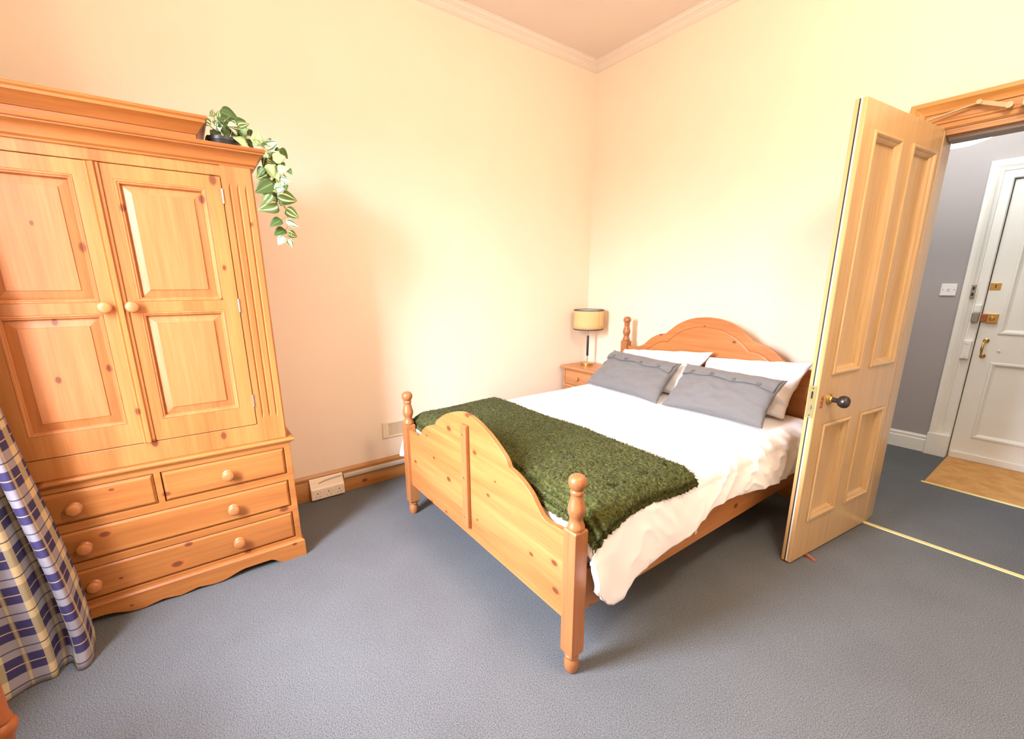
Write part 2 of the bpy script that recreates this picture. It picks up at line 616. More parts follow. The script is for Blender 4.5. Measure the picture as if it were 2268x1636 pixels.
# pine skirting on the left and back walls
sprof = [(0, 0), (.018, 0), (.018, .125), (.014, .132), (.016, .145), (.016, .156), (.009, .168), (.006, .1735), (0, .1735)]
o = obj('baseboard_left', sweep(B(), [(.001, -.001), (.001, WY)], sprof, XYZ), sk_p, smooth=30)
struct(o, 'stained pine skirting board along the left wall', 'skirting board')
o = obj('baseboard_back', sweep(B(), [(2.19, -.001), (.02, -.001)], sprof, XYZ), sk_p, smooth=30)
struct(o, 'stained pine skirting board behind the bed', 'skirting board')
hprof = [(0, 0), (.02, 0), (.02, .105), (.013, .112), (.016, .122), (.016, .132), (.007, .14), (.005, .147), (0, .147)]
o = obj('baseboard_hall', sweep(B(), [(FX0 - .14, HY - .001), (.6, HY - .001)], hprof, XYZ), white_m, smooth=30)
struct(o, 'white skirting board in the hall', 'skirting board')

# doorway casing of the bedroom door
aprof = [(.004, 0), (.004, .010), (.012, .016), (.030, .016), (.034, .021), (.044, .021), (.048, .016), (.078, .017), (.082, .024), (.090, .026),
         (.098, .030), (.112, .036), (.120, .045), (.136, .045), (.140, .040), (.145, .0)]
TA = lambda u, v, h: (u, -.0005 - h, v)
o = obj('trim_2', sweep(B(), [(OX0, .0), (OX0, OZ), (OX1, OZ), (OX1, .0)], aprof, TA), ar_p, smooth=30)
struct(o, 'stained pine casing around the bedroom doorway', 'door casing')
bm = B()
box(bm, OX0, OX0 + .004, .0, WT + .008, 0, OZ)
struct(obj('trim_7', bm, dr_p), 'tan varnished door lining beside the hinges', 'door frame')
bm = B()
box(bm, OX1 - .02, OX1, .0, .05, 0, OZ)
box(bm, OX0 + .005, OX1 - .02, .0, .05, OZ - .02, OZ)
struct(obj('trim_3', bm, ar_p), 'pine lining inside the doorway', 'door frame')
bm = B()
box(bm, OX1 - .03, OX1, .052, WT + .01, 0, OZ - .004)
box(bm, OX0 + .005, OX1 - .03, .052, WT + .01, OZ - .034, OZ - .004)
struct(obj('trim_4', bm, hall_m, bevel=.003), 'grey painted hall side lining of the doorway', 'door frame')
tag(obj('threshold_strip', box(B(), OX0 + .0, OX1, -.012, .020, 0, .005), strip_m, bevel=.002),
    'pale brass threshold strip across the carpet in the doorway', 'threshold strip')

# entrance doorway
wprof = [(.0, 0), (.0, .012), (.006, .02), (.045, .02), (.05, .014), (.055, .014), (.06, .024), (.082, .03), (.09, .038), (.1, .044), (.118, .05), (.13, .05), (.134, .044), (.134, 0)]
TB = lambda u, v, h: (u, HY - .0005 - h, v)
o = obj('trim_5', sweep(B(), [(FX0, 0), (FX0, FZ), (FX1, FZ), (FX1, 0)], wprof, TB), white_m, smooth=30)
struct(o, 'white moulded architrave around the entrance door', 'door casing')
bm = box(B(), FX0 - .138, FX0 - .002, HY - .058, HY - .0006, 0, .19)
struct(obj('trim_6', bm, white_m, bevel=.004), 'white plinth block at the foot of the architrave', 'door casing')

bm = slab_with_holes(B(), lambda u, v, d: (u, d, v), FX0, FX1, 0, FZ, [(FX0 + .03, FX1 - .03, -.01, FZ - .03)], HY + .058, HY + .098)  # added backing: blocks sky light in the gap and keeps the seam dark
struct(obj('trim_8', bm, dark_m), 'added dark backing that shuts out sky light behind the entrance door edge', 'door frame')
# window (behind the photographer, lets the daylight in)
bm = slab_with_holes(B(), lambda u, v, d: (u, d, v), WX0, WX1, WZ0, WZ1,
                     [(WX0 + .05, WX1 - .05, WZ0 + .05, (WZ0 + WZ1) / 2 - .02), (WX0 + .05, WX1 - .05, (WZ0 + WZ1) / 2 + .02, WZ1 - .05)], WY - .14, WY - .09)
struct(obj('window_1', bm, white_m), 'white sash window in the wall behind the camera', 'window')

# ------------------------------------------------------------------ bedroom door (open)
DA = math.atan2(-.99207, -.12566)                      # direction from the hinge to the free edge
dh_ = Vector((2.366, 0, 0))
door = bpy.data.objects.new('door_1', None)
COL.objects.link(door)
door.location = dh_
door.rotation_euler = (0, 0, DA)
struct(door, 'tan varnished four panel door standing open beside the bed', 'door')
# local frame: x along the leaf, y across it (+y is the side facing the camera), z up
TD = lambda u, v, d: (u, d, v)
DW0, DW1, DZ0, DZ1, DT = .018, .812, .008, 2.162, .046
PAN = [(.072, .345, .225, .752), (.452, .722, .225, .752), (.072, .345, 1.0, 2.052), (.452, .722, 1.0, 2.052)]
obj('door_leaf', slab_with_holes(B(), TD, DW0, DW1, DZ0, DZ1, PAN, 0, -DT), dr_p, door, bevel=.003)
for r_ in PAN:
    bm = B()
    rings(bm, TD, r_, [(-.0, -.046 / 2), (0, .0005), (.000, .006), (.004, .010), (.012, .011), (.017, .006), (.019, .000), (.027, -.004), (.033, -.012), (.034, -.019), (.038, -.0205)])
    rings(bm, TD, r_, [(0, -.046 / 2), (0, -DT - .004), (.014, -DT - .004), (.034, -DT + .012), (.040, -DT + .014)])
    obj('door_panel', bm, dr_p, door, smooth=25)
TE = lambda y0, y1, z0, z1, x1: boxm(DW1 - .004, x1, y0, y1, z0, z1)
for z0, z1 in ((DZ0 + .004, .80), (.948, DZ1 - .002)):
    s_ = obj('smoke_seal', TE(-.0235, -.017, z0, z1, DW1 + .0012), seal_w, door)
    obj('seal_brush', TE(-.0290, -.0237, z0, z1, DW1 + .0016), dark_m, s_, label='black brush line of the seal')
obj('edge_facing', slab_with_holes(B(), lambda u, v, d: (DW1 + d, u, v), -DT + .003, -.003, DZ0 + .004, DZ1 - .004,
    [(-.0295, -.0165, DZ0 + .001, DZ1 - .001)], .0, .0009), dr_e, door, label='paler wooden front edge')
lp = obj('lock_plate', boxm(DW1, DW1 + .0028, -.0395, -.0075, .795, .952), brass_l, door, bevel=.001)
obj('latch', boxm(DW1 + .001, DW1 + .009, -.028, -.018, .838, .858), steel, lp, bevel=.002)
obj('bolt_slot', boxm(DW1 + .0022, DW1 + .0034, -.028, -.020, .890, .925), iron, lp)
for z in (.808, .940):
    obj('screw', lathe(B(), [(.0035, 0), (.003, .0012)], (DW1 + .0024, -.0235, z), 'x', 12), iron, lp)
kn = obj('knob_rose', lathe(B(), [(.027, 0), (.027, .004), (.023, .008), (.018, .010), (.016, .016), (.011, .017)], (.702, .0, .878), 'y', 28), brass, door, smooth=40)
obj('door_knob', lathe(B(), [(.010, .012), (.012, .02), (.0115, .034), (.014, .040), (.024, .046), (.0290, .056), (.0300, .064), (.0285, .073), (.0275, .074), (.0255, .079),
    (.024, .0795), (.0185, .084), (.0165, .083), (.009, .086), (.001, .0865)], (.702, .0, .878), 'y', 32), iron, door, smooth=30, label='dark bronze ball knob with turned rings')
bm = B()
for dz, r0 in ((.021, .009), (.002, .0100), (-.019, .0115)):
    lathe(bm, [(r0, 0), (r0, .002), (r0 * .72, .0042), (.0005, .005)], (.768, 0, .872 + dz), 'y', 20)
box(bm, .764, .772, 0, .0035, .845, .90)
obj('keyhole_cover', bm, bronze, door, smooth=40)
# door closer arm over the doorway
c_ = thing('door_closer', 'pale metal folding arm of the door closer under the casing', 'door closer', (2.58, -.045, 2.19))
def rel(o, *pts):
    return [Vector(p) - o.location for p in pts]
a1 = rel(c_, (2.262, -.10, 2.178), (2.300, -.062, 2.206), (2.46, -.050, 2.237))
obj('rod_arm', tube(B(), a1, .005, 10), silver, c_, smooth=40)
p1, p2 = rel(c_, (2.470, -.05, 2.240), (2.572, -.058, 2.196))
bm = B()
dirv = (p2 - p1).normalized()
nrm = Vector((0, 1, 0))
sd = dirv.cross(nrm)
prism(bm, [(-.008, -.008), (.115, -.010), (.122, 0), (.115, .010), (-.008, .008)], lambda u, v, d: tuple(p1 + dirv * u + sd * v + nrm * d), -.004, .004)
obj('flat_arm', bm, silver, c_, bevel=.001)
obj('knuckle', lathe(B(), [(.010, -.011), (.010, .011)], p1, 'y', 20), silver, c_, smooth=40)
obj('pivot', lathe(B(), [(.013, -.012), (.013, .012), (.008, .016)], p2, 'y', 20), silver, c_, smooth=40)
obj('closer_body', boxm(.03, .22, -.045, .010, -.014, .018), silver, c_, bevel=.005)
w_ = thing('door_wedge', 'small copper coloured wedge under the open door', 'door stop', (2.306, -.664, 0), DA)
obj('wedge', prism(B(), [(-.030, 0), (.022, 0), (.024, .012), (.012, .019), (-.030, .004)], lambda u, v, d: (d, u * -1, v), -.009, .009), bronze, w_, bevel=.003)

# ------------------------------------------------------------------ entrance door
d2 = bpy.data.objects.new('door_2', None)
COL.objects.link(d2)
d2.location = (FX0, HY, 0)
struct(d2, 'white panelled entrance door closed at the end of the hall', 'door')
TF = lambda u, v, d: (u, .012 - d, v)
P2 = [(.110, .80 - .08, .195, .822), (.110, .80 - .08, 1.037, 1.98)]
obj('door_leaf', slab_with_holes(B(), TF, .004, .918, .006, FZ - .005, P2, 0, -.044), white_m, d2, bevel=.002)
for r_ in P2:
    obj('door_panel', rings(B(), TF, r_, [(0, -.03), (0, .004), (.006, .009), (.018, .010), (.022, .004), (.034, -.004), (.038, -.006)]), white_m, d2, smooth=25)
obj('bottom_rail', boxm(.01, .915, -.004, .014, .006, .06), white_m, d2, bevel=.004)
fx = lambda x: x - FX0
kp = obj('keyhole_plate', boxm(fx(2.446), fx(2.503), .0075, .012, 1.372, 1.424), brass, d2, bevel=.001)
obj('keyhole', prism(B(), [(-.003, -.012), (.003, -.012), (.002, .002), (.005, .008), (0, .012), (-.005, .008), (-.002, .002)],
    lambda u, v, d: (fx(2.476) + u, .0072 - d, 1.398 + v), 0, .0006), dark_m, kp)
nl = obj('night_latch', boxm(fx(2.438), fx(2.47), -.012, .012, 1.130, 1.190), bronze, d2, bevel=.003, label='copper coloured night latch body')
n2 = obj('latch_plate', boxm(fx(2.470), fx(2.530), -.010, .012, 1.122, 1.192), brass, d2, bevel=.002)
obj('latch_turn', lathe(B(), [(.016, 0), (.016, -.006), (.011, -.010), (.006, -.018)], (fx(2.500), -.010, 1.157), 'y', 20), brass, n2, smooth=40)
bm = B()
tube(bm, [(fx(2.497), .0, .985), (fx(2.492), -.03, .972), (fx(2.490), -.043, .925), (fx(2.492), -.03, .880), (fx(2.497), .0, .865)], [.006, .006, .009, .006, .006], 12)
ph = obj('pull_handle', bm, brass, d2, smooth=50)
for z in (.985, .865):
    obj('handle_foot', lathe(B(), [(.018, .012), (.018, .006), (.010, .002), (.006, -.004)], (fx(2.497), 0, z), 'y', 20), brass, ph, smooth=40)
obj('bell_button', lathe(B(), [(.009, .012), (.009, .006), (.004, .001)], (fx(2.575), 0, .913), 'y', 16), white_m, d2, smooth=40)
# ironmongery on the architrave
pk = thing('strike_plate', 'dull steel strike plate high on the white architrave', 'lock plate', (2.368, HY - .048, 1.36))
obj('plate', boxm(-.014, .014, -.004, .002, -.052, .052), steel, pk, bevel=.001)
for z in (-.022, .024):
    obj('bolt_hole', boxm(-.006, .006, -.0052, -.0045, z - .012, z + .012), dark_m, pk)
kb = thing('latch_keep', 'steel latch keep on the architrave beside the copper latch', 'lock keep', (2.412, HY - .03, 1.168))
obj('keep_body', boxm(-.02, .02, -.032, .012, -.040, .032), steel, kb, bevel=.003)
obj('keep_cover', boxm(-.016, .02, -.030, .012, .034, .090), white_m, kb, bevel=.003, label='white painted upper part')
ck = thing('chain_keep', 'white painted lock keep low on the architrave', 'lock keep', (2.405, HY - .03, .908))
obj('keep_plate', boxm(-.024, .024, -.022, .012, -.072, .072), white_m, ck, bevel=.003)
for z in (-.052, .052):
    obj('screw_head', lathe(B(), [(.008, -.020), (.007, -.026), (.001, -.028)], (0, 0, z), 'y', 14), white_m, ck, smooth=40)
tag(obj('door_mat', boxm(2.445, 3.4, 1.045, HY - .004, .0005, .006), coir), 'orange tan coir mat inside the white entrance door', 'door mat')
bm = box(B(), 2.430, 3.4, 1.022, 1.0445, .0, .008)
tag(obj('mat_edging', bm, strip_m, bevel=.002), 'thin pale metal edging along the coir mat', 'edging strip')
sw = thing('light_switch', 'white square light switch on the grey hall wall', 'light switch', (2.221, HY, 1.372))
obj('switch_plate', boxm(-.047, .047, -.010, -.0005, -.047, .047), wplastic, sw, bevel=.003)
obj('rocker', prism(B(), [(-.012, -.010), (-.012, -.013), (.012, -.018), (.012, -.010)], lambda u, v, d: (d, v, u), -.009, .009), wplastic, sw, bevel=.001)
for x in (-.033, .033):
    obj('screw', lathe(B(), [(.004, -.0098), (.003, -.0112)], (x, 0, 0), 'y', 12), steel, sw)
hl = thing('pendant_lamp', 'lit round white paper shade hanging in the hall', 'pendant lamp', (2.235, .95, 2.585))
obj('paper_shade', lathe(B(), [(.03, -.318)] + [(.36 * math.sin(PI * k / 20), -.318 * math.cos(PI * k / 20)) for k in range(2, 19)] + [(.05, .315)], (0, 0, 0), 'z', 40), paper_m, hl, smooth=60)

# ------------------------------------------------------------------ wardrobe
WXF = .632                                             # lower front plane
w = thing('wardrobe', 'large pine wardrobe with two panelled doors above four drawers', 'wardrobe', (0.33, -3.352, 0))
wo_ = w.location
def W(bm):
    bmesh.ops.translate(bm, verts=bm.verts, vec=-wo_)
    return bm
Y0, Y1 = -3.888, -2.816                                # left and right sides
YC = -3.352
XB = .022
# scalloped plinth
def scal(y):
    """height of the plinth's cut-out below the lower edge, as a fraction along the half-width from the centre."""
    a = abs(y - YC)
    if a > .425: return 0.
    if a > .36: return .030 * ss(.425, .385, a) if a > .385 else .030
    if a > .14: return .030 * (1 - ss(.36, .14, a)) * 1.0 + .004 * ss(.36, .14, a)
    if a > .125: return .004
    return .004 + .010 * (1 - ss(.0, .125, a)) * -1 + .010 if a > .07 else .014 * ss(0, .07, a) + .002
pts = [(Y0 - .010, .0)]
N_ = 90
for i in range(N_ + 1):
    y = Y0 + .10 + (Y1 - Y0 - .20) * i / N_
    a = abs(y - YC) / .436
    # shallow ogee arches either side of a centre drop
    h = .036 * ss(1.0, .86, a) * (1 - .80 * ss(.62, .34, a)) if a > .30 else .036 * .20 + .012 * (1 - abs(a - .15) / .15)
    h = max(h, 0)
    pts.append((y, h))
pts += [(Y1 + .010, .0), (Y1 + .010, .082), (Y0 - .010, .082)]
bm = B()
prism(bm, pts, AX(0), WXF - .006, WXF + .016)
box(bm, XB, WXF - .006, Y1 - .012, Y1 + .008, 0, .082)
box(bm, XB, WXF - .006, Y0 - .008, Y0 + .012, 0, .082)
sweep(bm, [(XB, Y0 - .010), (WXF + .016, Y0 - .010), (WXF + .016, Y1 + .010), (XB, Y1 + .010)][::-1],
      [(0, .0825), (.0, .086), (-.004, .092), (-.010, .095), (-.012, .101), (-.03, .101), (-.03, .0825)], XYZ)
obj('plinth', W(bm), wd_y, w, smooth=30)
# lower carcass: face frame with drawer openings
RR = (Y0 + .030, Y1 - .028)
R1, R2, R3 = (.478, .622), (.295, .443), (.112, .262)
DRS = [(RR[0], YC - .012, *R1), (YC + .012, RR[1], *R1), (RR[0], RR[1], *R2), (RR[0], RR[1], *R3)]
bm = slab_with_holes(B(), AX(0), Y0, Y1, .0825, .648, DRS, WXF - .022, WXF)
box(bm, XB, WXF - .0222, Y1 - .02, Y1, .0825, .648)
box(bm, XB, WXF - .0222, Y0, Y0 + .02, .0825, .648)
box(bm, XB, XB + .01, Y0 + .02, Y1 - .02, .09, .648)
obj('lower_carcass', W(bm), wd_y, w, bevel=.002)
def knob(bm, x, y, z, r=.0255, L=.036):
    lathe(bm, [(r * .95, 0), (r * .80, .004), (r * .5, .008), (r * .48, L * .42), (r * .75, L * .52), (r, L * .70), (r * .96, L * .84), (r * .7, L * .96), (r * .25, L)],
          (x, y, z), 'x', 28)
    return bm
for k, (a, b, c, d) in enumerate(DRS):
    g = .003
    bm = B()
    rings(bm, AX(WXF), (a + g, b - g, c + g, d - g), [(0, -.024), (0, -.008), (.006, -.003), (.008, .0), (.012, .0015)])
    box(bm, XB + .02, WXF - .024, a + .02, b - .02, c + .01, d - .02)
    dr = obj('drawer', W(bm), wd_y, w, smooth=20)
    for y in ([-3.625] if k == 0 else [-3.095] if k == 1 else [-3.625, -3.095]):
        obj('knob', W(knob(B(), WXF + .0015, y, (c + d) / 2 - .006)), wd_p, dr, smooth=50)
bm = sweep(B(), [(XB, Y1), (WXF, Y1), (WXF, Y0), (XB, Y0)], [(-.03, .646), (.006, .646), (.008, .651), (.018, .656), (.022, .662), (.022, .668), (.016, .674), (-.03, .674)], XYZ)
box(bm, XB, WXF - .028, Y0 + .028, Y1 - .028, .655, .673)
obj('waist_moulding', W(bm), wd_y, w, smooth=30)
# upper carcass
XF = .622
Yr, Yl = -2.822, -3.882
DZa, DZb = .763, 1.882
bm = slab_with_holes(B(), AX(0), Yl, Yr, .674, 1.935, [(-3.7595, -2.9445, DZa, DZb)], XF - .022, XF)
box(bm, XB, XF - .0222, Yr - .02, Yr, .674, 1.935)
box(bm, XB, XF - .0222, Yl, Yl + .02, .674, 1.935)
box(bm, XB, XB + .01, Yl + .02, Yr - .02, .68, 1.93)
obj('upper_carcass', W(bm), wd_z, w, bevel=.003)
# fluted pilasters on the carcass front
for side, (a, b) in (('r', (-2.9430, -2.8235)), ('l', (-3.8805, -3.7610))):
    bm = B()
    c0 = (a + b) / 2 + (-.001 if side == 'r' else .001)
    fl = [c0 - .030, c0, c0 + .030]
    # cross-section with three vee flutes that run out above and below
    def sect(dep):
        out = [(a, 0.), (a, .006)]
        for f in fl:
            out += [(f - .0055, .006), (f, .006 - dep), (f + .0055, .006)]
        out += [(b - .006, .006), (b, .002), (b, 0.)]
        return out
    prev = None
    for z, dep in ((.676, .0), (.790, .0), (.812, .0055), (1.832, .0055), (1.856, .0), (1.933, .0)):
        cur = [bm.verts.new((XF + d, y, z)) for y, d in sect(dep)]
        if prev:
            for i in range(len(cur)):
                j = (i + 1) % len(cur)
                bm.faces.new((prev[i], prev[j], cur[j], cur[i]))
        else:
            bm.faces.new(cur)
        prev = cur
    bm.faces.new(prev)
    obj('fluted_pilaster', W(bm), wd_z, w)
# doors
for side, (a, b) in (('l', (-3.7580, YC - .002)), ('r', (YC + .002, -2.9460))):
    if side == 'r':
        pu = (-3.296, -3.004)
    else:
        pu = (-3.700, -3.410)
    HS = [(pu[0], pu[1], .858, 1.318), (pu[0], pu[1], 1.362, 1.826)]
    bm = slab_with_holes(B(), AX(0), a, b, DZa + .003, DZb - .003, HS, XF - .020, XF + .003)
    dd = obj('door', W(bm), wd_z, w, bevel=.0015)
    for h in HS:
        bm = rings(B(), AX(XF), h, [(0, -.018), (0, .003), (.002, .0045), (.006, .0045), (.010, .001), (.013, .001), (.016, -.004), (.016, -.012), (.046, -.004), (.047, -.0005)])
        obj('door_panel', W(bm), wd_p, dd)
    obj('knob', W(knob(B(), XF + .003, -3.316 if side == 'r' else -3.400, 1.342, .0235, .034)), wd_p, dd, smooth=50)
    if side == 'r':
        bm = sweep(B(), [(YC - .020, DZa + .004), (YC - .020, DZb - .004)], [(0, 0), (0, .006), (-.006, .010), (-.011, .007), (-.018, .014), (-.027, .014), (-.032, .007), (-.040, .005), (-.040, 0)],
                   lambda u, v, h: (XF + .0035 + h, u, v))
        obj('cover_strip', W(bm), wd_z, dd, smooth=25, label='moulded strip covering the gap between the doors')
for y in (-2.9450,):
    for z in (.885, 1.335, 1.800):
        bm = B()
        lathe(bm, [(.0045, -.03), (.0045, .03)], (XF + .006, y, z), 'z', 12)
        box(bm, XF - .002, XF + .005, y - .004, y + .004, z - .03, z + .03)
        obj('hinge', W(bm), steel, w, smooth=40)
# cornices
cp = [(-.04, 1.9255), (.008, 1.9255), (.010, 1.932), (.018, 1.938), (.020, 1.944), (.022, 1.952), (.030, 1.966), (.042, 1.976), (.048, 1.979),
      (.048, 1.984), (.054, 1.987), (.057, 1.994), (.054, 2.001), (-.04, 2.001)]
bm = sweep(B(), [(XB, Yr), (XF, Yr), (XF, Yl), (XB, Yl)], cp, XYZ)
box(bm, XB, XF - .04, Yl + .038, Yr - .038, 1.985, 2.0)
obj('cornice', W(bm), wd_y, w, smooth=25)
UR, UL = -3.010, -3.88
cp2 = [(-.03, 2.0015), (.0, 2.0015), (.004, 2.008), (.002, 2.014), (.004, 2.034), (.008, 2.036), (.010, 2.040), (.024, 2.062), (.036, 2.074), (.040, 2.076), (.041, 2.086),
       (.048, 2.092), (.050, 2.097), (.047, 2.101), (-.03, 2.101)]
bm = sweep(B(), [(.12, UR), (.600, UR), (.600, UL), (.12, UL)], cp2, XYZ)
obj('top_cornice', W(bm), wd_y, w, smooth=25)

# ------------------------------------------------------------------ trailing plant on the wardrobe
pl = thing('potted_vine', 'variegated green trailing vine in a black pot on the wardrobe', 'potted plant', (.535, -2.905, 2.0012))
po = pl.location
obj('pot', lathe(B(), [(.046, 0), (.048, .002), (.058, .036), (.061, .037), (.062, .050), (.059, .050), (.056, .044), (.001, .040)], (0, 0, 0), 'z', 32), pot_m, pl, smooth=40)
LEAVES = [(0.599,-2.699,1.776,0.601,-2.644,1.738,0),(0.607,-2.722,1.724,0.611,-2.777,1.69,1),(0.623,-2.708,1.711,0.605,-2.649,1.699,2),(0.586,-2.707,1.683,0.599,-2.763,1.653,1),(0.601,-2.702,1.672,0.59,-2.659,1.652,0),(0.645,-2.726,1.644,0.644,-2.757,1.607,2),(0.635,-2.71,1.636,0.634,-2.694,1.599,2),(0.623,-2.732,1.828,0.609,-2.644,1.814,0),(0.623,-2.734,1.79,0.638,-2.819,1.755,0),(0.616,-2.737,1.882,0.626,-2.821,1.829,1),(0.625,-2.756,1.841,0.608,-2.78,1.856,2),(0.63,-2.754,1.829,0.634,-2.795,1.778,0),(0.603,-2.744,1.825,0.584,-2.737,1.79,2),(0.637,-2.741,1.838,0.636,-2.695,1.862,2),(0.628,-2.712,1.897,0.643,-2.669,1.89,2),(0.628,-2.718,1.936,0.645,-2.67,1.946,3),(0.609,-2.736,1.954,0.621,-2.715,1.891,3),(0.612,-2.761,1.928,0.629,-2.809,1.886,0),(0.638,-2.772,1.935,0.622,-2.803,1.895,1),(0.547,-2.728,2.021,0.535,-2.762,1.958,0),(0.643,-2.735,1.973,0.64,-2.678,1.995,3),(0.571,-2.752,2.029,0.563,-2.69,2.072,2),(0.565,-2.783,2.039,0.561,-2.764,2.103,3),(0.558,-2.727,2.08,0.561,-2.713,2.069,1),(0.569,-2.708,2.037,0.585,-2.687,2.03,1),(0.626,-2.698,1.969,0.643,-2.686,1.952,1),(0.636,-2.675,1.944,0.656,-2.664,1.918,1),(0.625,-2.71,1.911,0.612,-2.705,1.887,1),(0.637,-2.694,1.875,0.655,-2.695,1.847,1),(0.639,-2.724,1.804,0.642,-2.724,1.778,1),(0.628,-2.755,1.956,0.616,-2.736,1.896,3),(0.635,-2.71,1.887,0.638,-2.697,1.848,2),(0.602,-2.738,1.898,0.585,-2.702,1.878,1),(0.583,-2.764,2.042,0.602,-2.742,2.041,1),(0.59,-2.741,1.926,0.602,-2.785,1.892,1),(0.61,-2.722,1.965,0.596,-2.691,1.954,1),(0.603,-2.696,1.917,0.613,-2.674,1.9,2),(0.637,-2.721,1.994,0.619,-2.74,2.003,1),(0.571,-2.69,2.04,0.553,-2.653,2.007,1),(0.628,-2.742,1.858,0.621,-2.69,1.862,3),(0.562,-2.86,2.064,0.591,-2.824,2.016,3),(0.506,-2.82,2.085,0.536,-2.808,2.127,3),(0.476,-2.834,2.09,0.451,-2.785,2.14,3),(0.52,-2.913,2.057,0.492,-2.947,2.093,0),(0.46,-2.905,2.151,0.454,-2.877,2.118,0),(0.522,-2.941,2.105,0.501,-2.986,2.13,0),(0.436,-2.944,2.139,0.458,-2.968,2.155,1),(0.477,-2.898,2.179,0.505,-2.828,2.15,1),(0.564,-2.853,2.123,0.557,-2.81,2.137,1),(0.499,-2.833,2.106,0.5,-2.869,2.082,1),(0.527,-2.879,2.136,0.532,-2.857,2.112,1),(0.514,-2.931,2.146,0.521,-2.926,2.17,0),(0.571,-2.912,2.126,0.572,-2.91,2.154,0),(0.495,-2.889,2.075,0.508,-2.877,2.112,3),(0.466,-2.945,2.073,0.454,-2.968,2.056,1),(0.577,-2.846,2.104,0.578,-2.8,2.122,0),(0.512,-2.798,2.117,0.483,-2.788,2.096,1),(0.492,-2.9,2.083,0.497,-2.86,2.118,1),(0.433,-2.873,2.197,0.44,-2.889,2.2,1),(0.525,-2.921,2.141,0.498,-2.941,2.152,0),(0.524,-2.878,2.116,0.522,-2.853,2.092,1),(0.532,-2.929,2.059,0.523,-2.935,2.093,1),(0.536,-2.864,2.078,0.55,-2.839,2.096,1),(0.433,-2.812,2.095,0.407,-2.778,2.071,1),(0.531,-2.795,2.049,0.559,-2.82,2.063,1),(0.468,-2.86,2.164,0.465,-2.892,2.129,0),(0.519,-2.925,2.109,0.508,-2.891,2.101,2),(0.485,-2.82,2.108,0.473,-2.859,2.082,1),(0.485,-2.928,2.134,0.491,-2.911,2.114,0),(0.475,-2.803,2.069,0.468,-2.779,2.048,1)]
stems_bm = B()
fol = B()
uvl = fol.loops.layers.uv.verify()
rl = random.Random(5)
for _ in range(26):      # fuller growth close to the vines and in the pot
    k = rl.random()
    if k < .55:
        z = rl.uniform(1.80, 2.05)
        f = (2.05 - z) / .25
        a_ = Vector((.56 + .05 * f + rl.uniform(-.03, .04), -2.76 + .05 * f + rl.uniform(-.02, .03), z))
    else:
        a_ = Vector((rl.uniform(.48, .58), rl.uniform(-2.94, -2.82), rl.uniform(2.05, 2.13)))
    b_ = a_ + Vector((rl.uniform(-.1, .5), rl.uniform(-1, 1), rl.uniform(-1, .35) if k < .55 else rl.uniform(-.3, .8))).normalized() * rl.uniform(.028, .045)
    if b_.y < -2.79 and b_.z < 2.02: continue
    LEAVES.append((*a_, *b_, rl.choice((0, 0, 1, 1, 3, 2))))
CAMP = Vector((2.98, -3.14, 1.42))
for (ax_, ay_, az_, bx_, by_, bz_, t) in LEAVES:
    A_, B_ = Vector((ax_, ay_, az_)) - po, Vector((bx_, by_, bz_)) - po
    L_ = (B_ - A_).length
    d = (B_ - A_).normalized()
    # the leaf faces roughly outwards into the room, each tilted its own way
    out = Vector((1, rl.uniform(-.5, .3), rl.uniform(-.1, .8))).normalized()
    sd = d.cross(out).normalized()
    nn = sd.cross(d).normalized()
    wd = L_ * rl.uniform(.34, .42)
    NS = 10
    rows = []
    for i in range(NS + 1):
        s = i / NS
        hw = wd * (math.sin(PI * min(1, s ** .62)) ** .8 if 0 < s < 1 else 0) * (1.05 - .25 * s)
        cx = A_ + d * (L_ * s) + nn * (-.18 * L_ * (s - .4) ** 2 + .02 * L_)
        row = []
        for q in (-1, -.5, 0, .5, 1):
            row.append((cx + sd * (hw * q) + nn * (abs(q) * hw * .28), q))
        rows.append(row)
    vv = [[fol.verts.new(p) for p, q in row] for row in rows]
    for i in range(NS):
        for j in range(4):
            f = fol.faces.new((vv[i][j], vv[i + 1][j], vv[i + 1][j + 1], vv[i][j + 1]))
            f.material_index = t
            f.smooth = True
            for lp_, q in zip(f.loops, (rows[i][j][1], rows[i + 1][j][1], rows[i + 1][j + 1][1], rows[i][j + 1][1])):
                lp_[uvl].uv = (q, i / NS)
bmesh.ops.remove_doubles(fol, verts=fol.verts, dist=.00005)
me = bpy.data.meshes.new('foliage')
fol.to_mesh(me); fol.free()
for mm in leaf_ms: me.materials.append(mm)
fo = bpy.data.objects.new('foliage', me)
COL.objects.link(fo); fo.parent = pl
sm = fo.modifiers.new('thickness', 'SOLIDIFY'); sm.thickness = .0008
def vpts(*p):
    return [Vector(q) - po for q in p]
for path in ([(.50, -2.90, 2.03), (.54, -2.84, 2.09), (.57, -2.77, 2.06), (.585, -2.745, 1.98), (.60, -2.72, 1.88), (.60, -2.70, 1.78), (.605, -2.69, 1.70), (.61, -2.685, 1.63)],
             [(.50, -2.89, 2.03), (.55, -2.81, 2.07), (.59, -2.75, 2.03), (.61, -2.735, 1.95), (.62, -2.72, 1.86), (.62, -2.715, 1.80)],
             [(.49, -2.88, 2.03), (.50, -2.80, 2.10), (.53, -2.74, 2.06), (.57, -2.70, 1.98), (.60, -2.68, 1.90)],
             [(.49, -2.91, 2.03), (.48, -2.93, 2.10), (.50, -2.97, 2.13)], [(.50, -2.90, 2.03), (.50, -2.89, 2.13), (.51, -2.86, 2.16)],
             [(.51, -2.90, 2.03), (.52, -2.92, 2.10), (.53, -2.93, 2.15)], [(.50, -2.89, 2.03), (.52, -2.85, 2.09), (.54, -2.84, 2.11)]):
    tube(stems_bm, vpts(*path), .0018, 6)
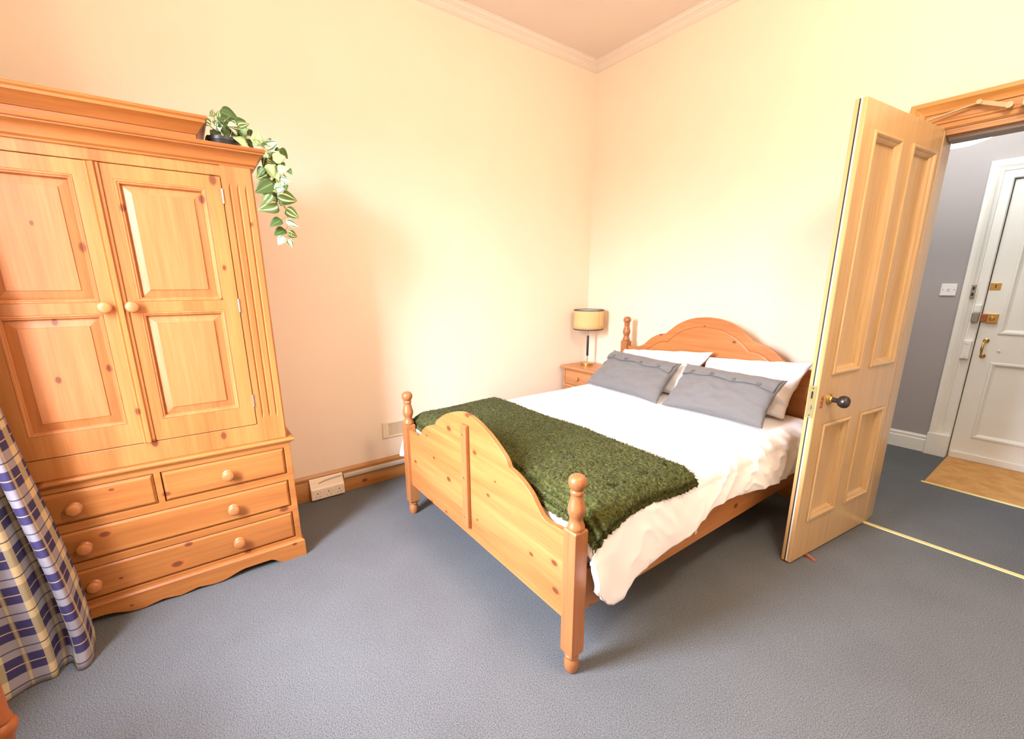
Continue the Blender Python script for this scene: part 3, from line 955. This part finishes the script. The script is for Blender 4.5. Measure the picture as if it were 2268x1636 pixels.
for (ax_, ay_, az_, bx_, by_, bz_, t) in LEAVES[:41]:
    A_ = Vector((ax_, ay_, az_))
    # petiole joining each leaf to the vine
    tz = min(2.06, max(1.64, az_ + .015))
    k = (2.06 - tz) / .43
    C_ = Vector((.58 + .03 * k, -2.755 + .07 * k, tz))
    if (A_ - C_).length < .12:
        tube(stems_bm, [C_ - po, A_ - po], .0011, 5)
obj('vine_stems', stems_bm, stem_m, pl, smooth=60)

# ------------------------------------------------------------------ curtain and table leg at the left edge
cu = []
# plan of the gathered hem, from the wardrobe side round to the window wall
ctrl = [(.66, -3.70), (.72, -3.655), (.80, -3.635), (.875, -3.625), (.905, -3.640), (.895, -3.672), (.835, -3.700), (.850, -3.722), (.918, -3.722), (.936, -3.765), (.940, -3.830),
        (.932, -3.880), (.900, -3.905), (.93, -3.925), (.985, -3.905), (1.02, -3.87), (1.06, -3.855), (1.09, -3.88), (1.08, -3.92), (1.11, -3.94), (1.17, -3.92), (1.22, -3.90), (1.26, -3.93)]
def cr(P_, t):
    n = len(P_) - 1
    i = min(int(t * n), n - 1)
    f = t * n - i
    g = [Vector(P_[max(0, min(n, i + k))]) for k in (-1, 0, 1, 2)]
    return .5 * ((2 * g[1]) + (-g[0] + g[2]) * f + (2 * g[0] - 5 * g[1] + 4 * g[2] - g[3]) * f * f + (-g[0] + 3 * g[1] - 3 * g[2] + g[3]) * f ** 3)
NU, NV = 200, 60
base = [cr(ctrl, i / NU) for i in range(NU + 1)]
arc = [0.]
for i in range(NU):
    arc.append(arc[-1] + (base[i + 1] - base[i]).length)
def CP(i, j):
    z = 2.75 * (j / NV) ** 1.15 + .004
    b = base[i]
    k = math.exp(-z * 3.2)
    # higher up the cloth gathers towards the wall and the hem kicks out at the floor
    x = b.x * (1 - .0) - .055 * (1 - k) + .034 * math.exp(-z * 6) * math.sin(arc[i] * 19 + 1.2)
    y = -3.965 + (b.y + 3.965) * (1 - .30 * ss(0, 1.15, z) - .12 * ss(1., 2.7, z))
    x += .015 * math.sin(arc[i] * 30 + z * 1.6) * (1 - .3 * k)
    y += .008 * math.sin(arc[i] * 23 - z * 1.7)
    n_ = noise.noise(Vector((x * 6, y * 6, z * 5)))
    x += n_ * .014 * (k + .25)
    x = max(x, .700 + .012 * math.sin(arc[i] * 30))
    return Vector((x, y, z)) - Vector((.95, -3.80, 0))
bm = B()
grid(bm, CP, NU, NV, lambda i, j: (arc[i] * 1.1, 2.75 * (j / NV) ** 1.15))
cur = obj('curtain', bm, plaid, smooth=180)
cur.location = (.95, -3.80, 0)
sm = cur.modifiers.new('thickness', 'SOLIDIFY'); sm.thickness = .002
tag(cur, 'blue and cream plaid curtain hanging in folds to the carpet', 'curtain')

tb = thing('dressing_table', 'orange pine table with turned legs cut off by the left frame edge', 'table', (1.40, -3.74, 0))
LEGP = [(.016, 0), (.020, .01), (.024, .05), (.026, .10), (.030, .13), (.033, .137), (.033, .150), (.028, .156), (.0262, .168), (.027, .30), (.030, .50), (.031, .56), (.024, .575), (.030, .585), (.030, .60), (.024, .61)]
tb.location = (1.85, -3.82, 0)
LEGP = [(.016, 0), (.022, .012), (.026, .06), (.024, .12), (.021, .19), (.024, .215), (.034, .232), (.036, .245), (.034, .256), (.027, .263), (.030, .270), (.030, .276),
        (.0262, .284), (.027, .40), (.031, .56), (.024, .575), (.031, .585), (.031, .60), (.026, .61)]
for sx in (-1, 1):
    for y in (.102, -.10):
        obj('leg', lathe(B(), LEGP, (sx * .455, y, 0), 'z', 32), tb_p, tb, smooth=40)
bm = B()
for y in (.102, -.10):
    box(bm, -.49, .49, y - .01, y + .01, .612, .715)
for x in (-.48, .48):
    box(bm, x - .01, x + .01, -.0895, .0915, .612, .715)
obj('apron', bm, tb_p, tb)
obj('table_top', boxm(-.52, .52, -.14, .145, .7155, .738), tb_p, tb, bevel=.006)

# ------------------------------------------------------------------ skirting fittings on the left wall
so = thing('socket_box', 'cream triple electric socket box fixed low on the skirting', 'electric socket', (.0185, -2.54, 0))
obj('socket_case', prism(B(), [(0, .008), (.036, .008), (.042, .014), (.040, .084), (.034, .092), (.008, .150), (0, .152)], lambda u, v, d: (u, d, v), -.108, .108), cplastic, so, bevel=.003)
for k in (-1, 0, 1):
    yc = k * .070 + .002
    f = obj('socket_outlet', boxm(.0395, .0425, yc - .032, yc + .032, .018, .082), cplastic, so, bevel=.001)
    bm = B()
    box(bm, .0424, .0432, yc - .0025 , yc + .0025, .050, .060)
    box(bm, .0424, .0432, yc - .015, yc - .009, .030, .034)
    box(bm, .0424, .0432, yc + .009, yc + .015, .030, .034)
    obj('pin_holes', bm, dark_m, f)
    obj('rocker', boxm(.0424, .0475, yc + .020, yc + .029, .058, .074), wplastic, f, bevel=.001)
for y in (-.060,):
    tag(obj('flex', tube(B(), [(.045, -2.592, .122), (.05, -2.56, .135), (.046, -2.50, .14), (.043, -2.44, .142)], .0035, 8), greyv, smooth=60), 'short grey flex lying along the top of the socket box', 'cable')
bm = prism(B(), [(0, .106), (.019, .108), (.022, .114), (.022, .130), (.019, .137), (0, .139)], lambda u, v, d: (.0185 + u, d, v), -2.425, -.5)
tag(obj('cable_trunking', bm, greyv, bevel=.001), 'pale grey cable trunking running along the skirting to the bed', 'cable trunking')
vg = thing('air_vent', 'cream louvred air vent on the wall beside the bed post', 'air vent', (0.0005, -1.985, .384))
obj('vent_frame', slab_with_holes(B(), AX(0), -.130, .130, -.060, .060, [(-.085, .115, -.046, .046)], 0, .010), vent_m, vg, bevel=.002)
bm = B()
for i in range(20):
    y = -.080 + i * .010
    prism(bm, [(y, .0), (y + .002, .0), (y + .007, .009), (y + .005, .009)], lambda u, v, d: (v, u, d), -.046, .046)
obj('louvres', bm, vent_m, vg)

# ------------------------------------------------------------------ bed
BR = math.radians(-.4837)
BO = (.58686, -2.15046, 0)
bed = thing('bed', 'pine double bed with arched headboard and footboard and turned posts', 'bed', BO, BR)
BW, BLn, PH = 1.45, 2.0, .031
def post(x, y, blk, foot=True):
    """square post with a turned finial and a turned foot; blk = height where the square stops."""
    bm = B()
    # square shaft with chamfered ends
    sq = [(.025, .080), (PH, .092), (PH, blk - .006), (.027, blk)]
    prev = None
    for h, z in sq:
        c = [bm.verts.new((x + a * h, y + b * h, z)) for a, b in ((-1, -1), (1, -1), (1, 1), (-1, 1))]
        if prev:
            for i in range(4):
                j = (i + 1) % 4
                bm.faces.new((prev[i], prev[j], c[j], c[i]))
        else:
            bm.faces.new(c)
        prev = c
    bm.faces.new(prev)
    return bm
FIN = [(.022, -.002), (.0305, .002), (.0315, .008), (.0300, .014), (.0265, .022), (.0235, .032), (.0228, .040), (.0250, .048), (.0290, .058), (.0315, .068), (.0318, .076), (.0300, .086), (.0262, .100),
       (.0225, .116), (.0205, .128), (.0212, .131), (.0240, .134), (.0246, .139), (.0236, .144), (.0208, .147), (.0225, .151), (.0285, .158), (.0318, .168), (.0322, .177), (.0300, .187), (.0250, .195), (.016, .200), (.004, .202)]
FOOT = [(.0195, .0), (.0235, .006), (.0268, .018), (.0280, .034), (.0272, .048), (.0235, .058), (.0222, .062), (.0262, .066), (.0275, .071), (.0262, .076), (.0225, .079), (.022, .083)]
for x, y, blk in ((0, 0, .600), (BW, 0, .600), (0, BLn, .957), (BW, BLn, .957)):
    ps = obj('bed_post', post(x, y, blk), bd_z, bed, bevel=.0025)
    obj('finial', lathe(B(), [(r, blk + h) for r, h in FIN], (x, y, 0), 'z', 40), bd_z, ps, smooth=35)
    obj('turned_foot', lathe(B(), FOOT, (x, y, 0), 'z', 36), bd_z, ps, smooth=35)
def spline(P_, n=8):
    out = []
    for i in range(len(P_) - 1):
        g = [Vector(P_[max(0, min(len(P_) - 1, i + k))]) for k in (-1, 0, 1, 2)]
        for s in range(n):
            f = s / n
            out.append(.5 * ((2 * g[1]) + (-g[0] + g[2]) * f + (2 * g[0] - 5 * g[1] + 4 * g[2] - g[3]) * f * f + (-g[0] + 3 * g[1] - 3 * g[2] + g[3]) * f ** 3))
    out.append(Vector(P_[-1]))
    return [(v[0], v[1]) for v in out]
def sym(low, mid):
    """left shoulder curve, a cusp, the crown, then the mirror image."""
    a = spline(low)
    b = spline(mid)
    half = a[:-1] + b
    return half + [(BW - x, z) for x, z in half[::-1]][1:]
FBT = sym([(.028, .567), (.085, .566), (.125, .561), (.165, .568), (.20, .598), (.24, .636), (.29, .664), (.34, .682), (.383, .690)],
          [(.383, .690), (.405, .722), (.450, .752), (.520, .790), (.600, .819), (.670, .836), (.725, .841)])
YF = lambda u, v, d: (u, d, v)
bm = prism(B(), [(.028, .208)] + FBT + [(BW - .028, .208)], YF, -.012, .012)
fb = obj('footboard', bm, bd_x, bed, bevel=.004, seg=3)
bt = obj('centre_batten', boxm(.700, .752, -.034, -.0122, .262, .790), bd_z, fb, bevel=.005, label='upright batten screwed to the middle of the footboard')
for z in (.32, .525, .745):
    obj('screw_head', lathe(B(), [(.0065, -.0338), (.0055, -.0352), (.001, -.0353)], (.726, 0, z), 'y', 16), brass, bt)
HBT = sym([(.028, .917), (.07, .917), (.120, .919), (.165, .931), (.205, .956), (.25, .996), (.30, 1.026), (.345, 1.043), (.388, 1.050)],
          [(.388, 1.050), (.42, 1.076), (.48, 1.123), (.555, 1.162), (.635, 1.185), (.725, 1.193)])
HG = sym([(.028, .868), (.14, .870), (.205, .886), (.26, .922), (.33, .966), (.385, .982), (.418, .984)],
         [(.418, .984), (.455, 1.020), (.53, 1.072), (.62, 1.106), (.725, 1.119)])
YH = BLn - .012
bm = prism(B(), [(.028, .30)] + HBT + [(BW - .028, .30)], YF, YH, YH + .024)
hb = obj('headboard', bm, bd_x, bed, bevel=.004, seg=3)
# the raised inner field of the headboard with a routed groove round it
bm = B()
def offset_curve(C_, o):
    out = []
    for i in range(len(C_)):
        a, b = Vector(C_[max(0, i - 1)]), Vector(C_[min(len(C_) - 1, i + 1)])
        d = (b - a).normalized()
        out.append((C_[i][0] - d.y * o, C_[i][1] + d.x * o))
    return out
lay = [(0.004, .0015), (0.0, -.003), (-.006, -.0045), (-.014, -.0045)]
prev = None
for o_, dd_ in lay:
    c = [bm.verts.new((x, YH + dd_, z)) for x, z in offset_curve(HG, o_)]
    if prev:
        for i in range(len(c) - 1):
            bm.faces.new((prev[i], prev[i + 1], c[i + 1], c[i]))
    prev = c
low = [bm.verts.new((v.co.x, v.co.y, .32)) for v in prev]
for i in range(len(prev) - 1):
    bm.faces.new((prev[i], prev[i + 1], low[i + 1], low[i]))
obj('headboard_field', bm, bd_x, hb, smooth=20)
bm = B()
tube(bm, [(x, YH - .0002, z) for x, z in offset_curve(HG, .007)], .0022, 5)
obj('groove', bm, plain('groove_shadow_wood', (168, 98, 44), .6), hb, label='dark routed line following the arch')
for x in (.022, BW - .022):
    rl_ = obj('side_rail', boxm(x - .011, x + .011, PH + .0005, BLn - PH - .0005, .222, .398), bd_y, bed, bevel=.004)
obj('paper_scrap', prism(B(), [(.806, .268), (.822, .268), (.820, .298), (.812, .306), (.808, .290)], lambda u, v, d: (d, u, v), BW - .0108, BW - .0095), plain('white_paper', (236, 232, 224), .8), rl_)
bm = B()
for i in range(11):
    y = .12 + i * .175
    box(bm, .034, BW - .034, y - .035, y + .035, .285, .303)
obj('bed_slats', bm, bd_x, bed)
def place_in_bed(o):
    o.location = BO
    o.rotation_euler = (0, 0, BR)
    return o
mt = obj('mattress', boxm(.036, BW - .036, .034, BLn - .05, .3035, .565), mattress_m, bevel=.035, smooth=60, seg=5)
place_in_bed(mt)
tag(mt, 'pale ticking mattress lying in the pine bed under the duvet', 'mattress')

# ------------------------------------------------------------------ duvet
HEM = [(.030, .375), (.06, .345), (.10, .298), (.135, .258), (.165, .244), (.205, .252), (.235, .288), (.28, .311), (.36, .326), (.445, .340), (.53, .352), (.62, .364), (.66, .385), (.71, .414), (.80, .442), (.91, .433), (1.01, .425), (1.15, .405), (1.31, .389), (1.5, .372), (1.68, .359), (2.0, .345)]
def interp(T_, x):
    if x <= T_[0][0]: return T_[0][1]
    for (a, b), (c, d) in zip(T_, T_[1:]):
        if x <= c: return b + (d - b) * ss(0, 1, (x - a) / (c - a))
    return T_[-1][1]
HEML = [(.030, .30), (.08, .29), (.16, .33), (.4, .36), (1.2, .38), (2., .38)]
def topz(s, t):
    z = .618
    z += .012 * math.sin(PI * max(0, min(1, s / 1.45)))
    z += .016 * ss(.5, .0, s) * ss(.2, .8, t)
    z -= .055 * ss(.13, .03, t)
    z += .006 * noise.noise(Vector((s * 3.2, t * 2.6, 1.3))) + .003 * noise.noise(Vector((s * 9, t * 9, 4)))
    z += .012 * ss(1.3, 1.9, t) * math.exp(-((s - .72) / .5) ** 2)
    return z
YA, YB = .036, 1.93
def duvet_pt(q, t):
    """q runs 0..1 left hem - top - right hem."""
    zt_r = .60
    hl, hr = interp(HEML, t), interp(HEM, t)
    if q < .10:                                        # left side, hanging
        f = q / .10
        z = hl + (.56 - hl) * f
        x = -.060 - (.045 + .16 * ss(.5, .06, t)) * (1 - f) - .024 * math.sin(PI * f * .8) + .012 * math.sin(t * 21) * (1 - f)
        p = Vector((x, t, z))
    elif q < .16:
        f = (q - .10) / .06
        a = PI / 2 * f
        tz = topz(.02, t)
        p = Vector((-.060 + .085 * (1 - math.cos(a)), t, .56 + (tz - .56) * math.sin(a)))
    elif q < .72:
        f = (q - .16) / .56
        s = .025 + (1.395 - .025) * f
        p = Vector((s, t, topz(s, t)))
    elif q < .80:
        f = (q - .72) / .08
        a = PI / 2 * f
        tz = topz(1.395, t)
        p = Vector((1.395 + .092 * math.sin(a), t, tz - .070 * (1 - math.cos(a))))
    else:
        f = (q - .80) / .20
        tz = topz(1.395, t) - .070
        z = tz + (hr - tz) * f
        x = 1.487 + .026 * math.sin(PI * f * .55) + .010 * f * math.sin(t * 9.5 + 1) * ss(.05, .5, t)
        p = Vector((x, t, z))
    # creases down the hanging side and fanning over the edge, stronger towards the pillows
    w_ = ss(.66, .80, q)
    am = .007 + .007 * ss(.7, 1.3, t)
    cr_ = noise.noise(Vector((t * 7 + q * 7, q * 2.2, .2))) + .35 * noise.noise(Vector((t * 15 - q * 14, q * 4, 3)))
    ridge = (1 - abs(cr_)) ** 3 - .5
    if w_ > 0:
        p.x += w_ * am * ridge * 1.0
        p.z += (w_ * (1 - ss(.80, .9, q))) * am * .8 * ridge
    # the loose front corner swings forwards and folds
    k = ss(.84, 1., q) * ss(.30, .05, t)
    p.y += -.004 * k + .010 * k * math.sin(q * 22)
    p.x += .016 * k * math.sin(t * 30)
    return p
NQ, NT = 170, 190
bm = B()
def dgrid(i, j):
    t = YA + (YB - YA) * (j / NT)
    return duvet_pt(i / NQ, t)
V = grid(bm, dgrid, NQ, NT)
# front edge tucks down between mattress and footboard
prev = [V[i][0] for i in range(NQ + 1)]
for st in (1, 2, 3):
    cur_ = []
    for i in range(NQ + 1):
        q = i / NQ
        k = ss(.08, .2, q) * ss(.82, .74, q)
        c = V[i][0].co
        cur_.append(bm.verts.new((c.x, c.y - .006 * math.sin(st) * k + (.0015 * st) * (1 - k) , c.z - .022 * st * k - .0)))
    for i in range(NQ):
        bm.faces.new((prev[i], prev[i + 1], cur_[i + 1], cur_[i]))
    prev = cur_
dv = obj('duvet', bm, linen_w, smooth=180)
sm = dv.modifiers.new('thickness', 'SOLIDIFY'); sm.thickness = .012; sm.offset = -1
place_in_bed(dv)
tag(dv, 'white duvet spread over the bed and draping down the right side', 'duvet')

# ------------------------------------------------------------------ green sherpa throw
rt_ = random.Random(9)
TQ0, TQ1 = .085, .772
def throw_pt(a, b, lift):
    """a across 0..1, b from the front 0..1."""
    q = TQ0 + (TQ1 - TQ0) * a
    # slightly skewed rear edge and wavering right edge
    t_end = .645 + .030 * a + .006 * math.sin(a * 14)
    t0 = .050
    t = t0 + (t_end - t0) * b
    q += (.004 * math.sin(b * 8 + 1) + .010 * ss(.4, .0, b)) * ss(.8, 1, a)
    p = duvet_pt(min(q, .835), t)
    e = .002
    pu = duvet_pt(min(q + e, .84), t) - duvet_pt(q - e, t)
    pv = duvet_pt(min(q, .835), t + .004) - duvet_pt(min(q, .835), max(YA, t - .004))
    n = pu.cross(pv).normalized()
    if n.z < 0 and a < .9: n = -n
    if n.x < 0 and a > .9: n = -n
    return p + n * lift, n
def tuft(p):
    """curled fleece relief."""
    a = noise.noise(p * 62)
    b = noise.noise(p * 130 + Vector((3, 1, 7)))
    return .0062 * (1 - abs(a) * 2.2) + .004 * (1 - abs(b) * 2)
NA, NB = 330, 150
bm = B()
rows = []
def tp(i, j):
    a, b = i / NA, j / NB
    p, n = throw_pt(a, b, .012)
    edge = min(a * 1.6, (1 - a) * 1.6, b * .7, (1 - b) * .7)
    body = .022 * ss(0, .022, edge)
    h = body + tuft(p)
    # folds where it slumps over the mattress end
    h += .010 * ss(.16, .03, b) * math.sin(b * 150 + 2 * math.sin(a * 9)) * ss(.35, .8, a)
    out = p + n * h
    jit = Vector((noise.noise(p * 90 + Vector((9, 0, 0))), noise.noise(p * 90 + Vector((0, 9, 0))), 0)) * .007 * (1 - ss(0, .03, edge))
    return out + jit
V = grid(bm, tp, NA, NB)
# hanging front and side lips
def lip(vs, dx, dy, dz, steps):
    prev = vs
    for s in range(1, steps + 1):
        cur_ = []
        for v in vs:
            p = v.co + Vector((dx, dy, dz)) * (s / steps)
            r_ = tuft(p) * 1.1
            cur_.append(bm.verts.new(p + Vector((r_ if dx or abs(dy) < .001 else 0, -r_ if abs(dy) > 0 else 0, 0))))
        for i in range(len(prev) - 1):
            bm.faces.new((prev[i], prev[i + 1], cur_[i + 1], cur_[i]))
        prev = cur_
lip([V[i][0] for i in range(NA + 1)], 0, .003, -.028, 4)
lip([V[NA][j] for j in range(NB + 1)], -.004, 0, -.020, 4)
lip([V[i][NB] for i in range(NA, -1, -1)], 0, .002, -.030, 4)
# short curly tufts standing out of the pile
for k in range(15000):
    a, b = rt_.random(), rt_.random()
    if rt_.random() < .18:
        b = rt_.choice((rt_.random() * .02, 1 - rt_.random() * .02))
    elif rt_.random() < .10:
        a = 1 - rt_.random() * .008
    p, n = throw_pt(a, b, .012 + .018 * ss(0, .02, min(a, 1 - a, b, 1 - b)))
    p = p + n * tuft(p)
    t1 = Vector((rt_.uniform(-1, 1), rt_.uniform(-1, 1), rt_.uniform(-.4, .4))).normalized()
    sd = n.cross(t1).normalized() * .0011
    L_ = rt_.uniform(.004, .008)
    m1 = p + n * (L_ * .75) + t1 * (L_ * .25)
    m2 = p + n * (L_ * .75) + t1 * (L_ * .9)
    vs = [bm.verts.new(x) for x in (p - sd, p + sd, m1 + sd * 1.2, m1 - sd * 1.2, m2 + sd * .6, m2 - sd * .6)]
    bm.faces.new(vs[:4])
    bm.faces.new((vs[3], vs[2], vs[4], vs[5]))
th = obj('throw_blanket', bm, fleece, smooth=180)
place_in_bed(th)
tag(th, 'dark green curly fleece throw laid across the foot of the bed', 'throw blanket')

# ------------------------------------------------------------------ pillows and cushions
def pillow(name, BLc, BRc, TRc, TLc, T_, mat, seed, label, cat, group=None, shrink=.05, wr=.006, N=56, pw=2.4):
    """a stuffed cushion spanned by four corner points (bed frame), T_ thick."""
    c = [Vector(q) for q in (BLc, BRc, TRc, TLc)]
    ctr = sum(c, Vector()) / 4
    nrm = ((c[1] - c[0]).cross(c[3] - c[0])).normalized()     # faces the foot of the bed and up
    if nrm.y > 0: nrm = -nrm
    def mid(u, v):
        a, b = (u + 1) / 2, (v + 1) / 2
        return (c[0] * (1 - a) + c[1] * a) * (1 - b) + (c[3] * (1 - a) + c[2] * a) * b
    def surf(u, v, sgn, extra=0.):
        uu = u * (1 - shrink * (1 - v * v) ** 1. * abs(u) ** 6)
        vv = v * (1 - shrink * 1.4 * (1 - u * u) ** 1. * abs(v) ** 6)
        p = mid(uu, vv)
        e = max(0., (1 - abs(u) ** pw)) ** .5 * max(0., (1 - abs(v) ** pw)) ** .5
        h = T_ / 2 * e
        rad = max(abs(u), abs(v))
        n1 = noise.noise(Vector((u * 2.2 + seed, v * 2.2, seed * .7)))
        n2 = noise.noise(Vector((u * 6 + seed, v * 5, seed)))
        # gathered creases that run in from the side seams
        cr_ = math.sin(v * 11 + 3 * n1) * ss(.55, .95, abs(u)) + math.sin(u * 14 + 4 * n1) * ss(.6, .95, abs(v)) * .4
        h += e * (wr * 1.6 * n1 + wr * n2) + wr * 1.5 * cr_ * (e ** .5) * (1 - e * .7)
        return p + nrm * (sgn * h + extra)
    root = bpy.data.objects.new(name, None)
    COL.objects.link(root)
    root.location = Vector(BO) + Matrix.Rotation(BR, 3, 'Z') @ Vector((ctr.x, ctr.y, min(q.z for q in c)))
    root.rotation_euler = (0, 0, BR)
    tag(root, label, cat, group)
    org = Vector((ctr.x, ctr.y, min(q.z for q in c)))
    bm = B()
    g1 = [[bm.verts.new(surf(-1 + 2 * i / N, -1 + 2 * j / N, 1) - org) for j in range(N + 1)] for i in range(N + 1)]
    g2 = [[g1[i][j] if i in (0, N) or j in (0, N) else bm.verts.new(surf(-1 + 2 * i / N, -1 + 2 * j / N, -1) - org) for j in range(N + 1)] for i in range(N + 1)]
    for i in range(N):
        for j in range(N):
            bm.faces.new((g1[i][j], g1[i + 1][j], g1[i + 1][j + 1], g1[i][j + 1]))
            bm.faces.new((g2[i][j], g2[i][j + 1], g2[i + 1][j + 1], g2[i + 1][j]))
    obj('cover', bm, mat, root, smooth=180)
    return root, surf, org, nrm
pg = 'white pillows against the headboard'
WP = [((.015, 1.70, .655), (.735, 1.72, .650), (.835, 1.915, .965), (.065, 1.905, .900)),
      ((.745, 1.755, .650), (1.385, 1.765, .640), (1.440, 1.93, .975), (.790, 1.93, .925))]
pillow('pillow', *WP[0], .15, linen_w, 1.7, 'white pillow on the left, nearest the bedside lamp', 'pillow', pg, shrink=.10, wr=.010)
pillow('pillow', *WP[1], .16, linen_w, 4.1, 'white pillow on the right, nearest the open door', 'pillow', pg, wr=.012, shrink=.08)
GP = [((-.010, 1.535, .645), (.715, 1.475, .640), (.715, 1.730, .885), (.085, 1.755, .905)),
      ((.745, 1.475, .640), (1.385, 1.500, .640), (1.415, 1.665, .895), (.760, 1.720, .895))]
for k, G in enumerate(GP):
    root, surf, org, nrm = pillow('cushion', *G, .125, linen_g, 7.3 + k * 2.9,
        ['grey buttoned cushion on the left, in front of the white pillow by the lamp', 'grey buttoned cushion on the right, nearer the open door'][k],
        'cushion', 'grey buttoned cushions', shrink=.075, wr=.008)
    bm = B()
    def fl(i, j, root=None, surf=surf, org=org, k=k):
        u = -.955 + 1.91 * i / 70
        lo = .40 + .035 * math.cos(u * 9.4 + k) - .02 * u
        v = lo + (.95 - lo) * j / 14
        return surf(u, v, 1, .0095 * (1 - (j / 14) ** 2) + .0005) - org
    grid(bm, fl, 70, 14)
    f_ = obj('button_flap', bm, linen_g, root, smooth=180)
    s2 = f_.modifiers.new('thickness', 'SOLIDIFY'); s2.thickness = .005; s2.offset = 0
    for u in (-.66, -.22, .22, .66):
        lo = .40 + .035 * math.cos(u * 9.4 + k) - .02 * u + .07
        p = surf(u, lo, 1, .0125) - org
        n = (surf(u + .02, lo, 1) - surf(u - .02, lo, 1)).cross(surf(u, lo + .03, 1) - surf(u, lo - .03, 1)).normalized()
        if n.dot(nrm) < 0: n = -n
        bm = lathe(B(), [(.001, -.001), (.0115, -.001), (.0135, .0015), (.0115, .004), (.008, .0025), (.001, .0025)], (0, 0, 0), 'z', 20, caps=False)
        bmesh.ops.transform(bm, verts=bm.verts, matrix=Matrix.Translation(p) @ n.to_track_quat('Z', 'Y').to_matrix().to_4x4())
        obj('button', bm, plain('grey_button', (92, 93, 94), .5) if 'grey_button' not in bpy.data.materials else bpy.data.materials['grey_button'], f_, smooth=40)

# ------------------------------------------------------------------ nightstand and lamp
nt = thing('nightstand', 'small pine bedside cabinet in the corner with a drawer', 'bedside cabinet', (.245, -.19, 0))
NX0, NX1, NY0, NY1, NZ = .045 - .245, .450 - .245, -.350 + .19, -.030 + .19, .685
bm = slab_with_holes(B(), YF, NX0, NX1, .05, NZ - .022, [(NX0 + .022, NX1 - .022, .510, .650), (NX0 + .022, NX1 - .022, .08, .490)], NY0, NY0 + .02)
box(bm, NX0, NX0 + .018, NY0 + .0202, NY1, .0, NZ - .022)
box(bm, NX1 - .018, NX1, NY0 + .0202, NY1, .0, NZ - .022)
box(bm, NX0 + .018, NX1 - .018, NY1 - .01, NY1, .05, NZ - .022)
obj('carcass', bm, ns_y, nt, bevel=.002)
obj('top', sweep(B(), [(NX1 , NY1), (NX1, NY0), (NX0, NY0), (NX0, NY1)][::1], [(-.05, NZ - .0215), (-.012, NZ - .0215), (-.016, NZ - .016), (-.020, NZ - .012), (-.024, NZ - .010), (-.026, NZ - .003), (-.020, NZ), (-.05, NZ)], XYZ), ns_y, nt) if False else None
obj('top', boxm(NX0 - .022, NX1 + .024, NY0 - .026, NY1 + .006, NZ - .0215, NZ), ns_y, nt, bevel=.008, seg=3)
dw = obj('drawer', rings(B(), lambda u, v, d: (u, NY0 - d + .001, v), (NX0 + .024, NX1 - .024, .512, .648), [(0, -.02), (0, -.004), (.005, .0), (.009, .003)]), ns_y, nt)
obj('knob', lathe(B(), [(.010, .0), (.008, -.008), (.0085, -.014), (.0165, -.021), (.018, -.028), (.014, -.034), (.004, -.037)], (.003, NY0 - .001, .583), 'y', 24), ns_y, dw, smooth=50)
dc = obj('cabinet_door', rings(B(), lambda u, v, d: (u, NY0 - d + .001, v), (NX0 + .024, NX1 - .024, .082, .488), [(0, -.02), (0, .0), (.05, .0), (.055, -.006), (.085, -.001)]), ns_y, nt)
obj('knob', lathe(B(), [(.010, .0), (.008, -.008), (.0165, -.021), (.018, -.028), (.014, -.034), (.004, -.037)], (.14, NY0 - .001, .32), 'y', 24), ns_y, dc, smooth=50)

lm = thing('table_lamp', 'table lamp with a woven rattan drum shade and brass base', 'lamp', (.182, -.176, NZ))
obj('base', lathe(B(), [(.056, .0005), (.0575, .002), (.0575, .022), (.056, .0235), (.001, .0235)], (0, 0, 0), 'z', 48), brass, lm, smooth=40)
obj('stem', lathe(B(), [(.0052, .023), (.0052, .075), (.0052, .375)], (0, 0, 0), 'z', 20), steel, lm, smooth=60)
obj('grip', lathe(B(), [(.0055, .086), (.0095, .088), (.0105, .092), (.0105, .272), (.0095, .276), (.0055, .278)], (0, 0, 0), 'z', 24), black_m, lm, smooth=40, label='black turned grip on the stem')
Z0, Z1, SR = .338, .512, .136
bm = B()
grid(bm, lambda i, j: Vector((SR * math.cos(2 * PI * i / 64), SR * math.sin(2 * PI * i / 64), Z0 + (Z1 - Z0) * j / 4)), 64, 4, lambda i, j: (i / 64 * 2, j / 4))
sh = obj('lamp_shade', bm, rattan, lm, smooth=60)
s3 = sh.modifiers.new('thickness', 'SOLIDIFY'); s3.thickness = .002; s3.offset = -1
bm = B()
grid(bm, lambda i, j: Vector(((SR - .0035) * math.cos(2 * PI * i / 64), (SR - .0035) * math.sin(2 * PI * i / 64), Z0 + .002 + (Z1 - Z0 - .004) * j / 4)), 64, 4)
obj('shade_lining', bm, shade_in, sh, smooth=60)
for z in (Z0, Z1):
    bm = lathe(B(), [(SR - .004, z - .0035), (SR + .003, z - .0035), (SR + .003, z + .0035), (SR - .004, z + .0035), (SR - .004, z - .0035)], (0, 0, 0), 'z', 64, caps=False)
    obj('shade_rim', bm, black_m, sh, smooth=40)
bm = B()
for k in range(3):
    a = 2 * PI * k / 3 + .4
    tube(bm, [(0, 0, Z0 + .05), (SR * .98 * math.cos(a), SR * .98 * math.sin(a), Z0 + .006)], .0018, 6)
lathe(bm, [(.018, Z0 + .035), (.018, Z0 + .06)], (0, 0, 0), 'z', 20)
obj('shade_carrier', bm, steel, sh)
obj('bulb', lathe(B(), [(.012, Z0 + .06), (.014, Z0 + .075), (.028, Z0 + .105), (.029, Z0 + .125), (.018, Z0 + .145), (.002, Z0 + .150)], (0, 0, 0), 'z', 24), shade_in, lm, smooth=60)
